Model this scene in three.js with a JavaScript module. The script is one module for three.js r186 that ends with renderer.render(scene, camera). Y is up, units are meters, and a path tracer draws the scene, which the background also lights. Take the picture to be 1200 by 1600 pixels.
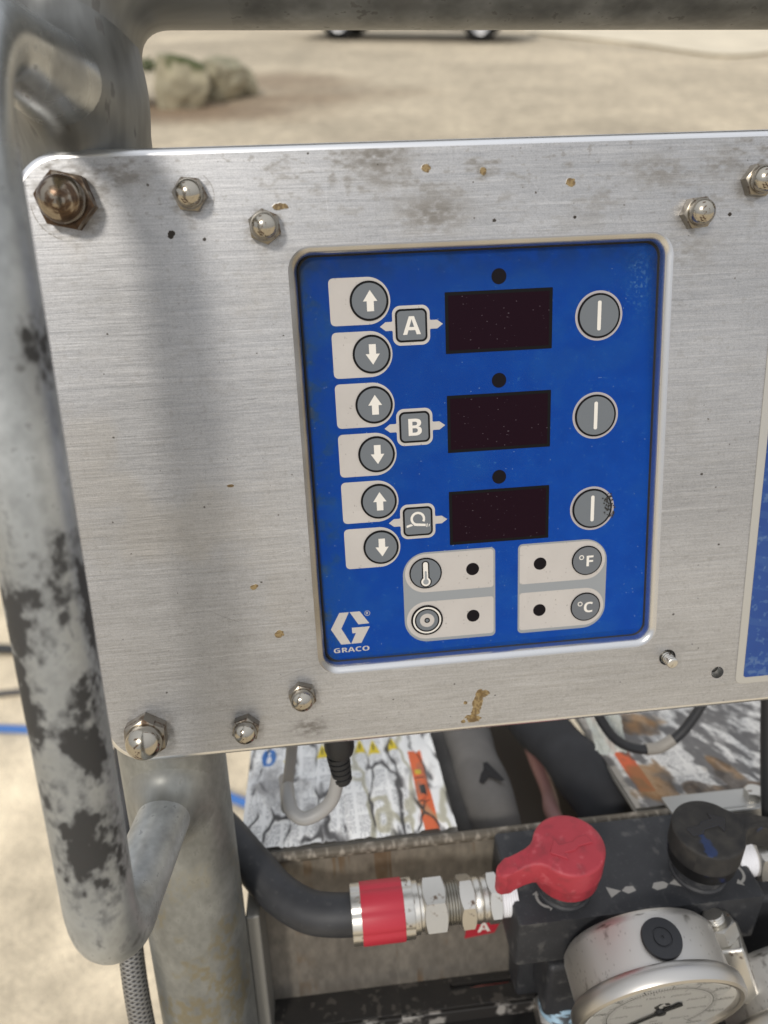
import * as THREE from 'three';
import { mergeGeometries, toCreasedNormals, mergeVertices } from 'three/addons/utils/BufferGeometryUtils.js';
import { RoundedBoxGeometry } from 'three/addons/geometries/RoundedBoxGeometry.js';
import { FontLoader } from 'three/addons/loaders/FontLoader.js';
import { TextGeometry } from 'three/addons/geometries/TextGeometry.js';

// ------------------------------------------------------------------ camera, sky, sun, exposure
const scene = new THREE.Scene();
const EYE = 1.25, PITCH = -36 * Math.PI / 180;
const camera = new THREE.PerspectiveCamera(2 * Math.atan(800 / 1180) * 180 / Math.PI, 0.75, 0.01, 900);
camera.position.set(0, EYE, 0); camera.rotation.x = PITCH; camera.updateMatrixWorld(true);
camera.focus = 0.238; camera.userData.fStop = 9.5;
const renderer = new THREE.WebGLRenderer({ antialias: true });
renderer.setSize(768, 1024);
renderer.toneMapping = THREE.LinearToneMapping; renderer.toneMappingExposure = 0.86;
renderer.shadowMap.enabled = true;
{ // even overcast sky, a little brighter overhead
  const w = 64, h = 32, d = new Float32Array(w * h * 4);
  for (let j = 0; j < h; j++) for (let i = 0; i < w; i++) {
    const e = Math.max(0, Math.sin(((j + 0.5) / h - 0.5) * Math.PI)), k = (j * w + i) * 4, b = 0.62 + 0.5 * Math.pow(e, 0.8);
    d[k] = b * 0.97; d[k + 1] = b; d[k + 2] = b * 1.06; d[k + 3] = 1;
  }
  const t = new THREE.DataTexture(d, w, h, THREE.RGBAFormat, THREE.FloatType);
  t.mapping = THREE.EquirectangularReflectionMapping; t.magFilter = THREE.LinearFilter; t.needsUpdate = true;
  scene.background = t; scene.environment = t; scene.environmentIntensity = 1;
}
const sun = new THREE.DirectionalLight(0xfff8ee, 1.9);
sun.castShadow = true; sun.shadow.radius = 16; sun.shadow.mapSize.set(2048, 2048);
Object.assign(sun.shadow.camera, { left: -3, right: 3, top: 3, bottom: -3, near: 0.1, far: 60 });
scene.add(sun, sun.target);

// ------------------------------------------------------------------ frames: MF = the machine's own axes (x along the panel, y up the panel, z out of it), origin in mid panel
const RZ = new THREE.Matrix4().makeRotationZ(4.155 * Math.PI / 180), RY = new THREE.Matrix4().makeRotationY(4.9 * Math.PI / 180), RX = new THREE.Matrix4().makeRotationX(16.7 * Math.PI / 180);
const MF = camera.matrixWorld.clone().multiply(new THREE.Matrix4().makeTranslation(0, 0, -0.24)).multiply(RZ).multiply(RY).multiply(RX);
const mmM = (x, y, z) => new THREE.Matrix4().makeTranslation(x / 1000, y / 1000, z / 1000);
const QF = MF.clone().multiply(mmM(45, -171, 0)).multiply(new THREE.Matrix4().makeRotationX(12 * Math.PI / 180)); // the valve block sits tipped forward a little
{
  const d = new THREE.Vector3(-0.36, 0.42, 0.83).transformDirection(MF);
  sun.position.copy(d.multiplyScalar(20)).add(new THREE.Vector3(0, EYE, 0)); sun.target.position.set(0, EYE, 0);
}

// ------------------------------------------------------------------ helpers
const V3 = (x, y, z) => new THREE.Vector3(x, y, z), V2 = (x, y) => new THREE.Vector2(x, y);
function rng(s) { return () => { s |= 0; s = s + 0x6D2B79F5 | 0; let t = Math.imul(s ^ s >>> 15, 1 | s); t = t + Math.imul(t ^ t >>> 7, 61 | t) ^ t; return ((t ^ t >>> 14) >>> 0) / 4294967296; }; }
const hash = (x, y, s) => { let h = Math.imul(x, 374761393) + Math.imul(y, 668265263) + Math.imul(s, 974634323) | 0; h = Math.imul(h ^ h >>> 13, 1274126177); return ((h ^ h >>> 16) >>> 0) / 4294967296; };
function vn(x, y, s) {
  const xi = Math.floor(x), yi = Math.floor(y); let fx = x - xi, fy = y - yi; fx = fx * fx * (3 - 2 * fx); fy = fy * fy * (3 - 2 * fy);
  const a = hash(xi, yi, s), b = hash(xi + 1, yi, s), c = hash(xi, yi + 1, s), d = hash(xi + 1, yi + 1, s);
  return a + (b - a) * fx + (c - a) * fy + (a - b - c + d) * fx * fy;
}
const fbm = (x, y, s, o = 4) => { let a = 0, g = 0.5, n = 0; for (let i = 0; i < o; i++) { a += g * vn(x, y, s + i); n += g; x *= 2.03; y *= 2.03; g *= 0.5; } return a / n; };
function vn3(x, y, z, s) { const zi = Math.floor(z); let f = z - zi; f = f * f * (3 - 2 * f); return mix(vn(x, y, s + zi * 131), vn(x, y, s + zi * 131 + 131), f); }
const fbm3 = (x, y, z, s, o = 4) => { let a = 0, g = 0.5, n = 0; for (let i = 0; i < o; i++) { a += g * vn3(x, y, z, s + i * 7); n += g; x *= 2.03; y *= 2.03; z *= 2.03; g *= 0.5; } return a / n; };
const sm = (a, b, x) => { const t = Math.min(1, Math.max(0, (x - a) / (b - a))); return t * t * (3 - 2 * t); };
const mix = (a, b, t) => a + (b - a) * t, mix3 = (a, b, t) => [mix(a[0], b[0], t), mix(a[1], b[1], t), mix(a[2], b[2], t)];
const cl = (v) => v < 0 ? 0 : v > 1 ? 1 : v;
const rgb = (r, g, b) => [r / 255, g / 255, b / 255];
function tex(w, h, fn, srgb, wrap = true) {      // fn(u, v) -> [r, g, b] in 0..1
  const d = new Uint8Array(w * h * 4);
  for (let j = 0; j < h; j++) for (let i = 0; i < w; i++) { const c = fn((i + 0.5) / w, (j + 0.5) / h, i, j), k = (j * w + i) * 4; d[k] = cl(c[0]) * 255; d[k + 1] = cl(c[1]) * 255; d[k + 2] = cl(c[2]) * 255; d[k + 3] = 255; }
  const t = new THREE.DataTexture(d, w, h, THREE.RGBAFormat); t.magFilter = THREE.LinearFilter; t.minFilter = THREE.LinearMipmapLinearFilter; t.generateMipmaps = true;
  if (wrap) t.wrapS = t.wrapT = THREE.RepeatWrapping; if (srgb) t.colorSpace = THREE.SRGBColorSpace; t.needsUpdate = true; return t;
}
const std = (color, roughness, metalness = 0, extra = {}) => new THREE.MeshStandardMaterial({ color, roughness, metalness, side: THREE.DoubleSide, ...extra });
const phy = (color, roughness, metalness = 0, extra = {}) => new THREE.MeshPhysicalMaterial({ color, roughness, metalness, side: THREE.DoubleSide, ...extra });
const used = new Map();
function numbered(n) { const k = used.get(n) ?? -1; used.set(n, k + 1); return k < 0 ? n : `${n}_${String(k + 1).padStart(3, '0')}`; }
function thing(name, label, category, frame = MF, base = [0, 0, 0], group) {       // base in mm in the frame's axes
  const o = new THREE.Group(); o.name = numbered(name); o.applyMatrix4(frame.clone().multiply(mmM(...base)));
  o.userData = { label, category }; if (group) o.userData.group = group;
  o.base = base; scene.add(o); return o;
}
const baseOf = (o) => o.base ?? baseOf(o.parent);
function part(parent, name, geo, mat, label) {     // geo in mm in the frame's axes
  const g = geo, b = baseOf(parent);
  g.translate(-b[0], -b[1], -b[2]); g.scale(0.001, 0.001, 0.001);
  const m = new THREE.Mesh(g, mat); m.name = name; m.castShadow = m.receiveShadow = true; if (label) m.userData.label = label; parent.add(m); return m;
}
function struct(name, geo, mat) { const m = new THREE.Mesh(geo, mat); m.name = name; m.userData.kind = 'structure'; m.receiveShadow = m.castShadow = true; scene.add(m); return m; }
const clean = (g) => { const q = g.index ? g.toNonIndexed() : g.clone(); for (const k of Object.keys(q.attributes)) if (!['position', 'normal', 'uv'].includes(k)) q.deleteAttribute(k); return q; };
const merge = (list) => mergeGeometries(list.map(clean));
function layered(list) {         // [[geometry, material], ...] -> one geometry with groups and its materials
  return [mergeGeometries(list.map((l) => clean(l[0])), true), list.map((l) => l[1])];
}
function boxUV(g, s) {           // one texture per s mm, projected along the strongest axis of the normal
  g = clean(g); const p = g.attributes.position, n = g.attributes.normal, uv = new Float32Array(p.count * 2);
  for (let i = 0; i < p.count; i++) {
    const t = i - i % 3; let ax = 0, ay = 0, az = 0; for (let k = 0; k < 3; k++) { ax += n.getX(t + k); ay += n.getY(t + k); az += n.getZ(t + k); }
    ax = Math.abs(ax); ay = Math.abs(ay); az = Math.abs(az);
    const [a, b] = ax > ay && ax > az ? [p.getZ(i), p.getY(i)] : ay > az ? [p.getX(i), -p.getZ(i)] : [p.getX(i), p.getY(i)];
    uv[2 * i] = a / s; uv[2 * i + 1] = b / s;
  }
  g.setAttribute('uv', new THREE.BufferAttribute(uv, 2)); return g;
}
const box = (x0, y0, z0, x1, y1, z1, r = 0.6, s = 120) => boxUV(new RoundedBoxGeometry(x1 - x0, y1 - y0, z1 - z0, 3, Math.min(r, (x1 - x0) / 2.1, (y1 - y0) / 2.1, (z1 - z0) / 2.1)).translate((x0 + x1) / 2, (y0 + y1) / 2, (z0 + z1) / 2), s);
// sweep a round section along points; uv in units of su (round) and sv (along) mm
function sweep(pts, rad, seg = 32, su = 60, sv = 400, caps = true) {
  const n = pts.length, P = [], N = [], U = [], I = []; let t0, nn = null, len = 0;
  const T = pts.map((p, i) => pts[Math.min(i + 1, n - 1)].clone().sub(pts[Math.max(i - 1, 0)]).normalize());
  for (let i = 0; i < n; i++) {
    if (!nn) { const a = Math.abs(T[0].z) < 0.9 ? V3(0, 0, 1) : V3(1, 0, 0); nn = a.sub(T[0].clone().multiplyScalar(a.dot(T[0]))).normalize(); }
    else { nn.sub(T[i].clone().multiplyScalar(nn.dot(T[i]))).normalize(); len += pts[i].distanceTo(pts[i - 1]); }
    const b = T[i].clone().cross(nn), r = typeof rad === 'function' ? rad(i / (n - 1), len) : rad;
    for (let k = 0; k <= seg; k++) {
      const a = k / seg * 2 * Math.PI, c = Math.cos(a), s = Math.sin(a), x = nn.x * c + b.x * s, y = nn.y * c + b.y * s, z = nn.z * c + b.z * s;
      P.push(pts[i].x + x * r, pts[i].y + y * r, pts[i].z + z * r); N.push(x, y, z); U.push(k / seg * (su > 0 ? 1 : 1), len / sv);
    }
  }
  for (let i = 0; i < n - 1; i++) for (let k = 0; k < seg; k++) { const a = i * (seg + 1) + k, b = a + seg + 1; I.push(a, a + 1, b, b, a + 1, b + 1); }
  if (caps) for (const [e, s] of [[0, -1], [n - 1, 1]]) {
    const c = P.length / 3; P.push(pts[e].x, pts[e].y, pts[e].z); N.push(T[e].x * s, T[e].y * s, T[e].z * s); U.push(0.5, 0);
    for (let k = 0; k <= seg; k++) { const q = (e * (seg + 1) + k) * 3; P.push(P[q], P[q + 1], P[q + 2]); N.push(T[e].x * s, T[e].y * s, T[e].z * s); U.push(0.5, 0); }
    for (let k = 0; k < seg; k++) s < 0 ? I.push(c, c + 2 + k, c + 1 + k) : I.push(c, c + 1 + k, c + 2 + k);
  }
  const g = new THREE.BufferGeometry(); g.setAttribute('position', new THREE.Float32BufferAttribute(P, 3)); g.setAttribute('normal', new THREE.Float32BufferAttribute(N, 3)); g.setAttribute('uv', new THREE.Float32BufferAttribute(U, 2)); g.setIndex(I); return g;
}
const curve = (list, n = 60) => new THREE.CatmullRomCurve3(list.map((p) => V3(...p)), false, 'centripetal').getSpacedPoints(n);
// turn a lathe profile [(r, along), ...] so that it lies along dir from p
function lathe(profile, p, dir, seg = 48, uvs) {
  const g = toCreasedNormals(new THREE.LatheGeometry(profile.map((q) => V2(Math.max(q[0], 0.001), q[1])), seg), 0.6);
  return orient(g, p, dir);
}
function orient(g, p, dir) { g.applyQuaternion(new THREE.Quaternion().setFromUnitVectors(V3(0, 1, 0), V3(...dir).normalize())); g.translate(...p); return g; }
// hexagon across flats af, height h, along y, with chamfered corners on the ends asked for
function hex(af, h, chamTop = true, chamBot = false, hole = 0) {
  const seg = 72, ra = af / 2, P = [], I = [], prof = (a) => ra / Math.cos(((a + Math.PI / 6) % (Math.PI / 3) + Math.PI / 3) % (Math.PI / 3) - Math.PI / 6);
  const rows = 6; const r0 = ra * 0.96, c = 0.55;
  for (let k = 0; k <= seg; k++) {
    const a = k / seg * 2 * Math.PI, R = prof(a), top = h - (chamTop ? Math.max(0, R - r0) * c : 0), bot = chamBot ? Math.max(0, R - r0) * c : 0;
    for (const [r, y] of [[hole, 0], [chamBot ? r0 : R, 0], [R, bot], [R, top], [chamTop ? r0 : R, h], [hole, h]]) P.push(Math.cos(a) * r, y, Math.sin(a) * r);
  }
  for (let k = 0; k < seg; k++) for (let j = 0; j < rows - 1; j++) { const a = k * rows + j, b = a + rows; I.push(a, a + 1, b, b, a + 1, b + 1); }
  let g = new THREE.BufferGeometry(); g.setAttribute('position', new THREE.Float32BufferAttribute(P, 3)); g.setIndex(I); g = toCreasedNormals(g.toNonIndexed(), 0.45);
  g.setAttribute('uv', new THREE.Float32BufferAttribute(new Float32Array(g.attributes.position.count * 2), 2)); return boxUV(g, 40);
}
const threadProfile = (r, y0, y1, pitch, d) => { const q = []; for (let y = y0; y < y1 - 1e-6; y += pitch) q.push([r - d, y], [r, y + pitch * 0.35], [r, y + pitch * 0.6]); q.push([r - d, y1]); return [[0, y0], ...q, [0, y1]]; };
function rrect(x0, y0, x1, y1, r, seg = 10) {     // CCW outline with outward normals
  const rs = Array.isArray(r) ? r : [r, r, r, r], out = [];       // bl, br, tr, tl
  for (const [cx, cy, a0, rr] of [[x0, y0, Math.PI, rs[0]], [x1, y0, 1.5 * Math.PI, rs[1]], [x1, y1, 0, rs[2]], [x0, y1, 0.5 * Math.PI, rs[3]]]) {
    const ox = cx + (cx === x0 ? rr : -rr), oy = cy + (cy === y0 ? rr : -rr);
    for (let k = 0; k <= seg; k++) { const a = a0 + k / seg * Math.PI / 2; out.push([ox + rr * Math.cos(a), oy + rr * Math.sin(a), Math.cos(a), Math.sin(a)]); }
  }
  return out;
}
const taper = (o) => o.map((p) => p[0] > 40 ? [p[0] - 2.2 * (p[1] + 55) / 135, p[1], p[2], p[3]] : p);      // the opening narrows a little towards its top
const shapeOf = (o, inset = 0) => new THREE.Shape(o.map((p) => V2(p[0] - p[2] * inset, p[1] - p[3] * inset)));
const rr = (x0, y0, x1, y1, r, seg) => shapeOf(rrect(x0, y0, x1, y1, r, seg));
function ring(outline, prof) {   // prof: [(inset, z), ...] swept round the outline
  const P = [], I = [], n = outline.length, m = prof.length, U = [];
  for (let i = 0; i <= n; i++) { const o = outline[i % n]; for (const [d, z] of prof) { P.push(o[0] - o[2] * d, o[1] - o[3] * d, z); U.push((o[0] + 100) / 400, (o[1] + z + 100) / 400); } }
  for (let i = 0; i < n; i++) for (let j = 0; j < m - 1; j++) { const a = i * m + j, b = a + m; I.push(a, b, a + 1, a + 1, b, b + 1); }
  const g = new THREE.BufferGeometry(); g.setAttribute('position', new THREE.Float32BufferAttribute(P, 3)); g.setAttribute('uv', new THREE.Float32BufferAttribute(U, 2)); g.setIndex(I); g.computeVertexNormals(); return toCreasedNormals(g.toNonIndexed(), 0.8);
}
const flat = (shape, z = 0, seg = 24) => new THREE.ShapeGeometry(shape, seg).translate(0, 0, z);
const disc = (x, y, r, z = 0, seg = 48) => new THREE.CircleGeometry(r, seg).translate(x, y, z);
const annulus = (x, y, r0, r1, z = 0) => new THREE.RingGeometry(r0, r1, 48).translate(x, y, z);
const poly = (pts) => new THREE.Shape(pts.map((p) => V2(...p)));
const ext = (shape, depth, z = 0, bevel = 0.08) => new THREE.ExtrudeGeometry(shape, { depth: Math.max(depth - bevel, 0.01), bevelEnabled: bevel > 0, bevelSize: bevel, bevelThickness: bevel, bevelOffset: -bevel, bevelSegments: 2, curveSegments: 24 }).translate(0, 0, z);
const circ = (x, y, r) => { const s = new THREE.Shape(); s.absarc(x, y, r, 0, 2 * Math.PI); return s; };
const loader = new FontLoader();
const bold = await loader.loadAsync('fonts/droid/droid_sans_bold.typeface.json'), regular = await loader.loadAsync('fonts/droid/droid_sans_regular.typeface.json');
function word(s, font, size, cx, cy, z, sx = 1) {
  const g = new THREE.ShapeGeometry(font.generateShapes(s, size), 6); g.computeBoundingBox(); const b = g.boundingBox;
  return g.translate(-(b.min.x + b.max.x) / 2, -(b.min.y + b.max.y) / 2, 0).scale(sx, 1, 1).translate(cx, cy, z);
}
// surface of a distance field (naive surface nets), for the welded corner
function netSurface(f, lo, hi, h) {
  const n = [0, 1, 2].map((i) => Math.ceil((hi[i] - lo[i]) / h) + 1), at = (i, j, k) => (k * n[1] + j) * n[0] + i, val = new Float32Array(n[0] * n[1] * n[2]), id = new Int32Array(val.length).fill(-1), P = [], I = [];
  for (let k = 0; k < n[2]; k++) for (let j = 0; j < n[1]; j++) for (let i = 0; i < n[0]; i++) val[at(i, j, k)] = f(lo[0] + i * h, lo[1] + j * h, lo[2] + k * h);
  for (let k = 0; k < n[2] - 1; k++) for (let j = 0; j < n[1] - 1; j++) for (let i = 0; i < n[0] - 1; i++) {
    let c = 0, x = 0, y = 0, z = 0;
    for (let e = 0; e < 12; e++) {
      const ax = e >> 2, b = e & 1, d = e >> 1 & 1, p = ax === 0 ? [0, b, d] : ax === 1 ? [b, 0, d] : [b, d, 0], q = p.slice(); q[ax] = 1;
      const a = val[at(i + p[0], j + p[1], k + p[2])], w = val[at(i + q[0], j + q[1], k + q[2])];
      if (a < 0 !== w < 0) { const t = a / (a - w); c++; x += p[0] + (q[0] - p[0]) * t; y += p[1] + (q[1] - p[1]) * t; z += p[2] + (q[2] - p[2]) * t; }
    }
    if (c) { id[at(i, j, k)] = P.length / 3; P.push(lo[0] + (i + x / c) * h, lo[1] + (j + y / c) * h, lo[2] + (k + z / c) * h); }
  }
  for (let k = 1; k < n[2] - 1; k++) for (let j = 1; j < n[1] - 1; j++) for (let i = 1; i < n[0] - 1; i++) for (let ax = 0; ax < 3; ax++) {
    const q = [i, j, k]; q[ax]++; const a = val[at(i, j, k)], b = val[at(...q)]; if (a < 0 === b < 0) continue;
    const u = (ax + 1) % 3, w = (ax + 2) % 3, g = (du, dw) => { const r = [i, j, k]; r[u] -= du; r[w] -= dw; return id[at(...r)]; };
    const A = g(0, 0), B = g(1, 0), C = g(1, 1), D = g(0, 1); if (Math.min(A, B, C, D) < 0) continue;
    a < 0 ? I.push(A, B, C, A, C, D) : I.push(A, C, B, A, D, C);
  }
  const N = [], e = h * 0.3; for (let i = 0; i < P.length; i += 3) { const [x, y, z] = [P[i], P[i + 1], P[i + 2]], v = V3(f(x + e, y, z) - f(x - e, y, z), f(x, y + e, z) - f(x, y - e, z), f(x, y, z + e) - f(x, y, z - e)).normalize(); N.push(v.x, v.y, v.z); }
  const g = new THREE.BufferGeometry(); g.setAttribute('position', new THREE.Float32BufferAttribute(P, 3)); g.setAttribute('normal', new THREE.Float32BufferAttribute(N, 3)); g.setIndex(I);
  g.setAttribute('uv', new THREE.Float32BufferAttribute(new Float32Array(P.length / 3 * 2), 2)); return g;
}

// ------------------------------------------------------------------ the setting: ground, paving, soil
const groundTex = tex(1024, 1024, (u, v) => {
  const w = (x, y, s) => { const a = sm(0.85, 1, u), b = sm(0.85, 1, v), f = (U, V) => fbm(U * x, V * y, s, 5); return mix(mix(f(u, v), f(u - 1, v), a), mix(f(u, v - 1), f(u - 1, v - 1), a), b); };
  const a = w(7, 7, 11), b = w(40, 40, 23), c = hash(u * 1024 | 0, v * 1024 | 0, 5);
  const t = 0.97 + (a - 0.5) * 0.14 + (b - 0.5) * 0.34 + (c - 0.5) * 0.2;
  return [0.9 * t, 0.835 * t, 0.72 * t];
}, true);
groundTex.repeat.set(0.4, 0.4);
{
  // gravel near the machine and far beyond it; the soil washed out below the rock wall is darker, and damp or trodden places differ in tone
  const sheet = (w, n, y) => {
    const g = new THREE.PlaneGeometry(w, w, n, n).rotateX(-Math.PI / 2), p = g.attributes.position, uv = g.attributes.uv, col = [];
    for (let i = 0; i < p.count; i++) {
      const x = p.getX(i), z = p.getZ(i), n1 = fbm(x * 0.55 + 90, z * 0.55 + 90, 41, 5), n2 = fbm(x * 2.2 + 90, z * 2.2 + 90, 43, 4);
      let soil = 0; for (const [a, b, ra, rb, k] of [[-2.2, -8.9, 1.9, 0.9, 1], [-1.05, -9.7, 1.2, 0.7, 0.85], [-1.3, -11.4, 1.1, 1.3, 0.7], [-0.2, -10.2, 1, 0.6, 0.4]]) soil = Math.max(soil, k * sm(1.25, 0.3, Math.hypot((x - a) / ra, (z - b) / rb) + (n1 * 0.6 + n2 * 0.4 - 0.5) * 1.5));
      const tone = w > 100 ? 0.92 : mix(0.97, 0.7, sm(1, 6, -z)) + (n1 - 0.5) * 0.36 + (n2 - 0.5) * 0.16;
      col.push(...mix3([tone, tone, tone], [0.36, 0.31, 0.275], soil * (0.75 + 0.5 * n2))); uv.setXY(i, x, -z);
    }
    g.setAttribute('color', new THREE.Float32BufferAttribute(col, 3)); g.translate(0, y, 0); return g;
  };
  const gm = std(0xffffff, 0.95, 0, { map: groundTex, bumpMap: groundTex, bumpScale: 0.006, vertexColors: true });
  struct('gravel_ground', sheet(700, 2, -0.006), gm); struct('gravel_ground_001', sheet(48, 420, 0), gm);
  const paveTex = tex(512, 512, (u, v) => { const t = 0.96 + (fbm(u * 9, v * 9, 71) - 0.5) * 0.16 + (hash(u * 512 | 0, v * 512 | 0, 9) - 0.5) * 0.07; return [0.9 * t, 0.85 * t, 0.75 * t]; }, true);
  // pale paving beyond a shallow curved kerb line
  const edge = [[3.2, -19.6], [3.95, -18.2], [4.78, -16.5], [5.2, -15.2], [5.56, -14.4], [6.0, -14.5], [6.56, -15.0], [9, -17], [16, -19], [40, -22], [40, -60], [3.2, -60]];
  const s = new THREE.ExtrudeGeometry(new THREE.Shape(edge.map((p) => V2(p[0], -p[1]))), { depth: 0.02, bevelEnabled: false }).rotateX(-Math.PI / 2);
  paveTex.repeat.set(0.25, 0.25); struct('pavement', s, std(0xffffff, 0.9, 0, { map: paveTex }));
  const line = sweep(curve(edge.slice(0, 9).map((p) => [p[0], 0.02, p[1]]), 80), 0.018, 8);
  struct('pavement_edge', line, std(0x9a8d72, 0.95));
}
// boulders of a low wall
{
  const mossy = std(0xffffff, 0.95, 0, { vertexColors: true });
  function boulder(label, x, z, sx, sy, sz, turn, seed, moss) {
    const o = new THREE.Group(); o.name = numbered('boulder'); o.position.set(x, 0, z); o.rotation.y = turn; o.userData = { label, category: 'boulder', group: 'boulders of the low wall beyond the frame' }; scene.add(o);
    let g = mergeVertices(new THREE.IcosahedronGeometry(1, 24).deleteAttribute('uv').deleteAttribute('normal')); const p = g.attributes.position, col = [];
    for (let i = 0; i < p.count; i++) {
      const v = V3().fromBufferAttribute(p, i), q = v.clone();
      const k = 0.8 / Math.max(Math.abs(v.x), Math.abs(v.y), Math.abs(v.z)) * 0.6 + 0.4 + (fbm3(v.x * 1.0 + 9, v.y * 1.0 + 9, v.z * 1.0 + 9, seed, 4) - 0.5) * 0.5;
      v.multiplyScalar(k); p.setXYZ(i, v.x * sx + v.y * sy * 0.25 * Math.sin(seed), v.y * sy * (1 - 0.3 * v.x) + sy * 0.62, v.z * sz);
      const n = fbm3(q.x * 2.5 + 5, q.y * 2.5 + 5, q.z * 2.5 + 5, seed + 3, 4), m = moss * sm(0.55, 0.8, q.y + (n - 0.5) * 0.8), t = 0.7 + (n - 0.5) * 0.8;
      col.push(...mix3([0.52 * t, 0.47 * t, 0.33 * t], [0.085, 0.1, 0.04], m));
    }
    g.setAttribute('color', new THREE.Float32BufferAttribute(col, 3)); g.computeVertexNormals();
    const m = new THREE.Mesh(g, mossy); m.name = 'stone'; m.castShadow = m.receiveShadow = true; o.add(m);
  }
  boulder('large pale boulder with a squared face and mossy top, second from the frame post', -2.17, -9.2, 0.31, 0.32, 0.3, 0.3, 101, 1);
  boulder('smaller dark-sided boulder half hidden behind the frame post', -2.86, -9.1, 0.33, 0.3, 0.3, 0.9, 113, 0.8);
  boulder('pale leaning boulder next to the large squared one', -1.8, -9.7, 0.22, 0.27, 0.26, -0.5, 127, 0.3);
  boulder('low end boulder of the row, tapering into the soil', -1.62, -10.1, 0.15, 0.2, 0.2, 0.2, 131, 0.7);
  const lf = new THREE.BufferGeometry(), P = [], r = rng(5);
  for (let i = 0; i < 900; i++) { const x = -3.2 + r() * 1.2, z = -9.3 - r() * 0.4, y = 0.29 + r() * 0.13 * (1 - Math.abs(x + 2.8)), a = r() * 6.28, s = 0.02 + r() * 0.03; P.push(x, y, z, x + Math.cos(a) * s, y + s * 1.2 * r(), z + Math.sin(a) * s, x + Math.cos(a + 1.2) * s, y + s * r(), z + Math.sin(a + 1.2) * s); }
  lf.setAttribute('position', new THREE.Float32BufferAttribute(P, 3)); lf.computeVertexNormals();
  const m = new THREE.Mesh(lf, std(new THREE.Color().setRGB(0.06, 0.1, 0.022), 0.9)); m.name = 'ground_cover'; m.userData = { kind: 'stuff', label: 'low green moss and weeds on top of the boulders', category: 'moss' }; scene.add(m);
}
// the parked car of which only wheels and shadow show under the rail
{
  const o = new THREE.Group(); o.name = 'parked_car'; o.position.set(0.47, 0, -17.5); o.rotation.y = -0.2; o.userData = { label: 'parked car far across the gravel, only its wheels showing below the rail', category: 'car' }; scene.add(o);
  const add = (p, n, g, m) => { const q = new THREE.Mesh(g, m); q.name = n; q.castShadow = q.receiveShadow = true; p.add(q); return q; };
  const side = new THREE.Shape(); side.moveTo(-2.2, 0.32); side.lineTo(-1.78, 0.3); side.absarc(-1.41, 0.33, 0.37, Math.PI, 0, true); side.lineTo(1.04, 0.28); side.absarc(1.41, 0.33, 0.37, Math.PI, 0, true); side.lineTo(2.2, 0.34); side.lineTo(2.25, 0.75); side.quadraticCurveTo(1.9, 0.98, 1.15, 1.0); side.lineTo(-2.2, 1.0); side.lineTo(-2.25, 0.6); side.closePath();
  const paint = phy(0x2b2e33, 0.35, 0.3, { clearcoat: 1 }), glass = phy(0x0b0d0f, 0.08, 0);
  const bodyMesh = add(o, 'body', new THREE.ExtrudeGeometry(side, { depth: 1.62, bevelSize: 0.06, bevelThickness: 0.06, bevelSegments: 3 }).translate(0, 0, -1.65), paint);
  const cab = poly([[-1.9, 1.0], [-1.65, 1.5], [0.1, 1.5], [0.95, 1.0]]);
  add(o, 'cabin', new THREE.ExtrudeGeometry(cab, { depth: 1.36, bevelSize: 0.05, bevelThickness: 0.05, bevelSegments: 2 }).translate(0, 0, -1.52), paint);
  for (const q of [[[-1.68, 1.06], [-1.5, 1.42], [-0.75, 1.42], [-0.75, 1.06]], [[-0.68, 1.06], [-0.68, 1.42], [0.06, 1.42], [0.68, 1.06]]]) add(o, 'window', new THREE.ExtrudeGeometry(poly(q), { depth: 0.02, bevelEnabled: false }).translate(0, 0, -0.11), glass);
  const tyre = new THREE.LatheGeometry([[0.2, -0.1], [0.3, -0.11], [0.33, -0.08], [0.335, 0], [0.33, 0.08], [0.3, 0.11], [0.2, 0.1]].map((q) => V2(...q)), 40).rotateX(Math.PI / 2), rim = new THREE.LatheGeometry([[0.001, 0.07], [0.06, 0.08], [0.08, 0.05], [0.19, 0.07], [0.21, 0.1], [0.21, -0.1]].map((q) => V2(...q)), 32).rotateX(Math.PI / 2);
  for (const x of [-1.41, 1.41]) for (const z of [-0.08, -1.6]) { const t = add(o, 'wheel', tyre, std(0x121212, 0.9)); t.position.set(x, 0.335, z); add(t, 'rim', rim, std(0xb9b9b9, 0.35, 0.8)); }
}

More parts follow.
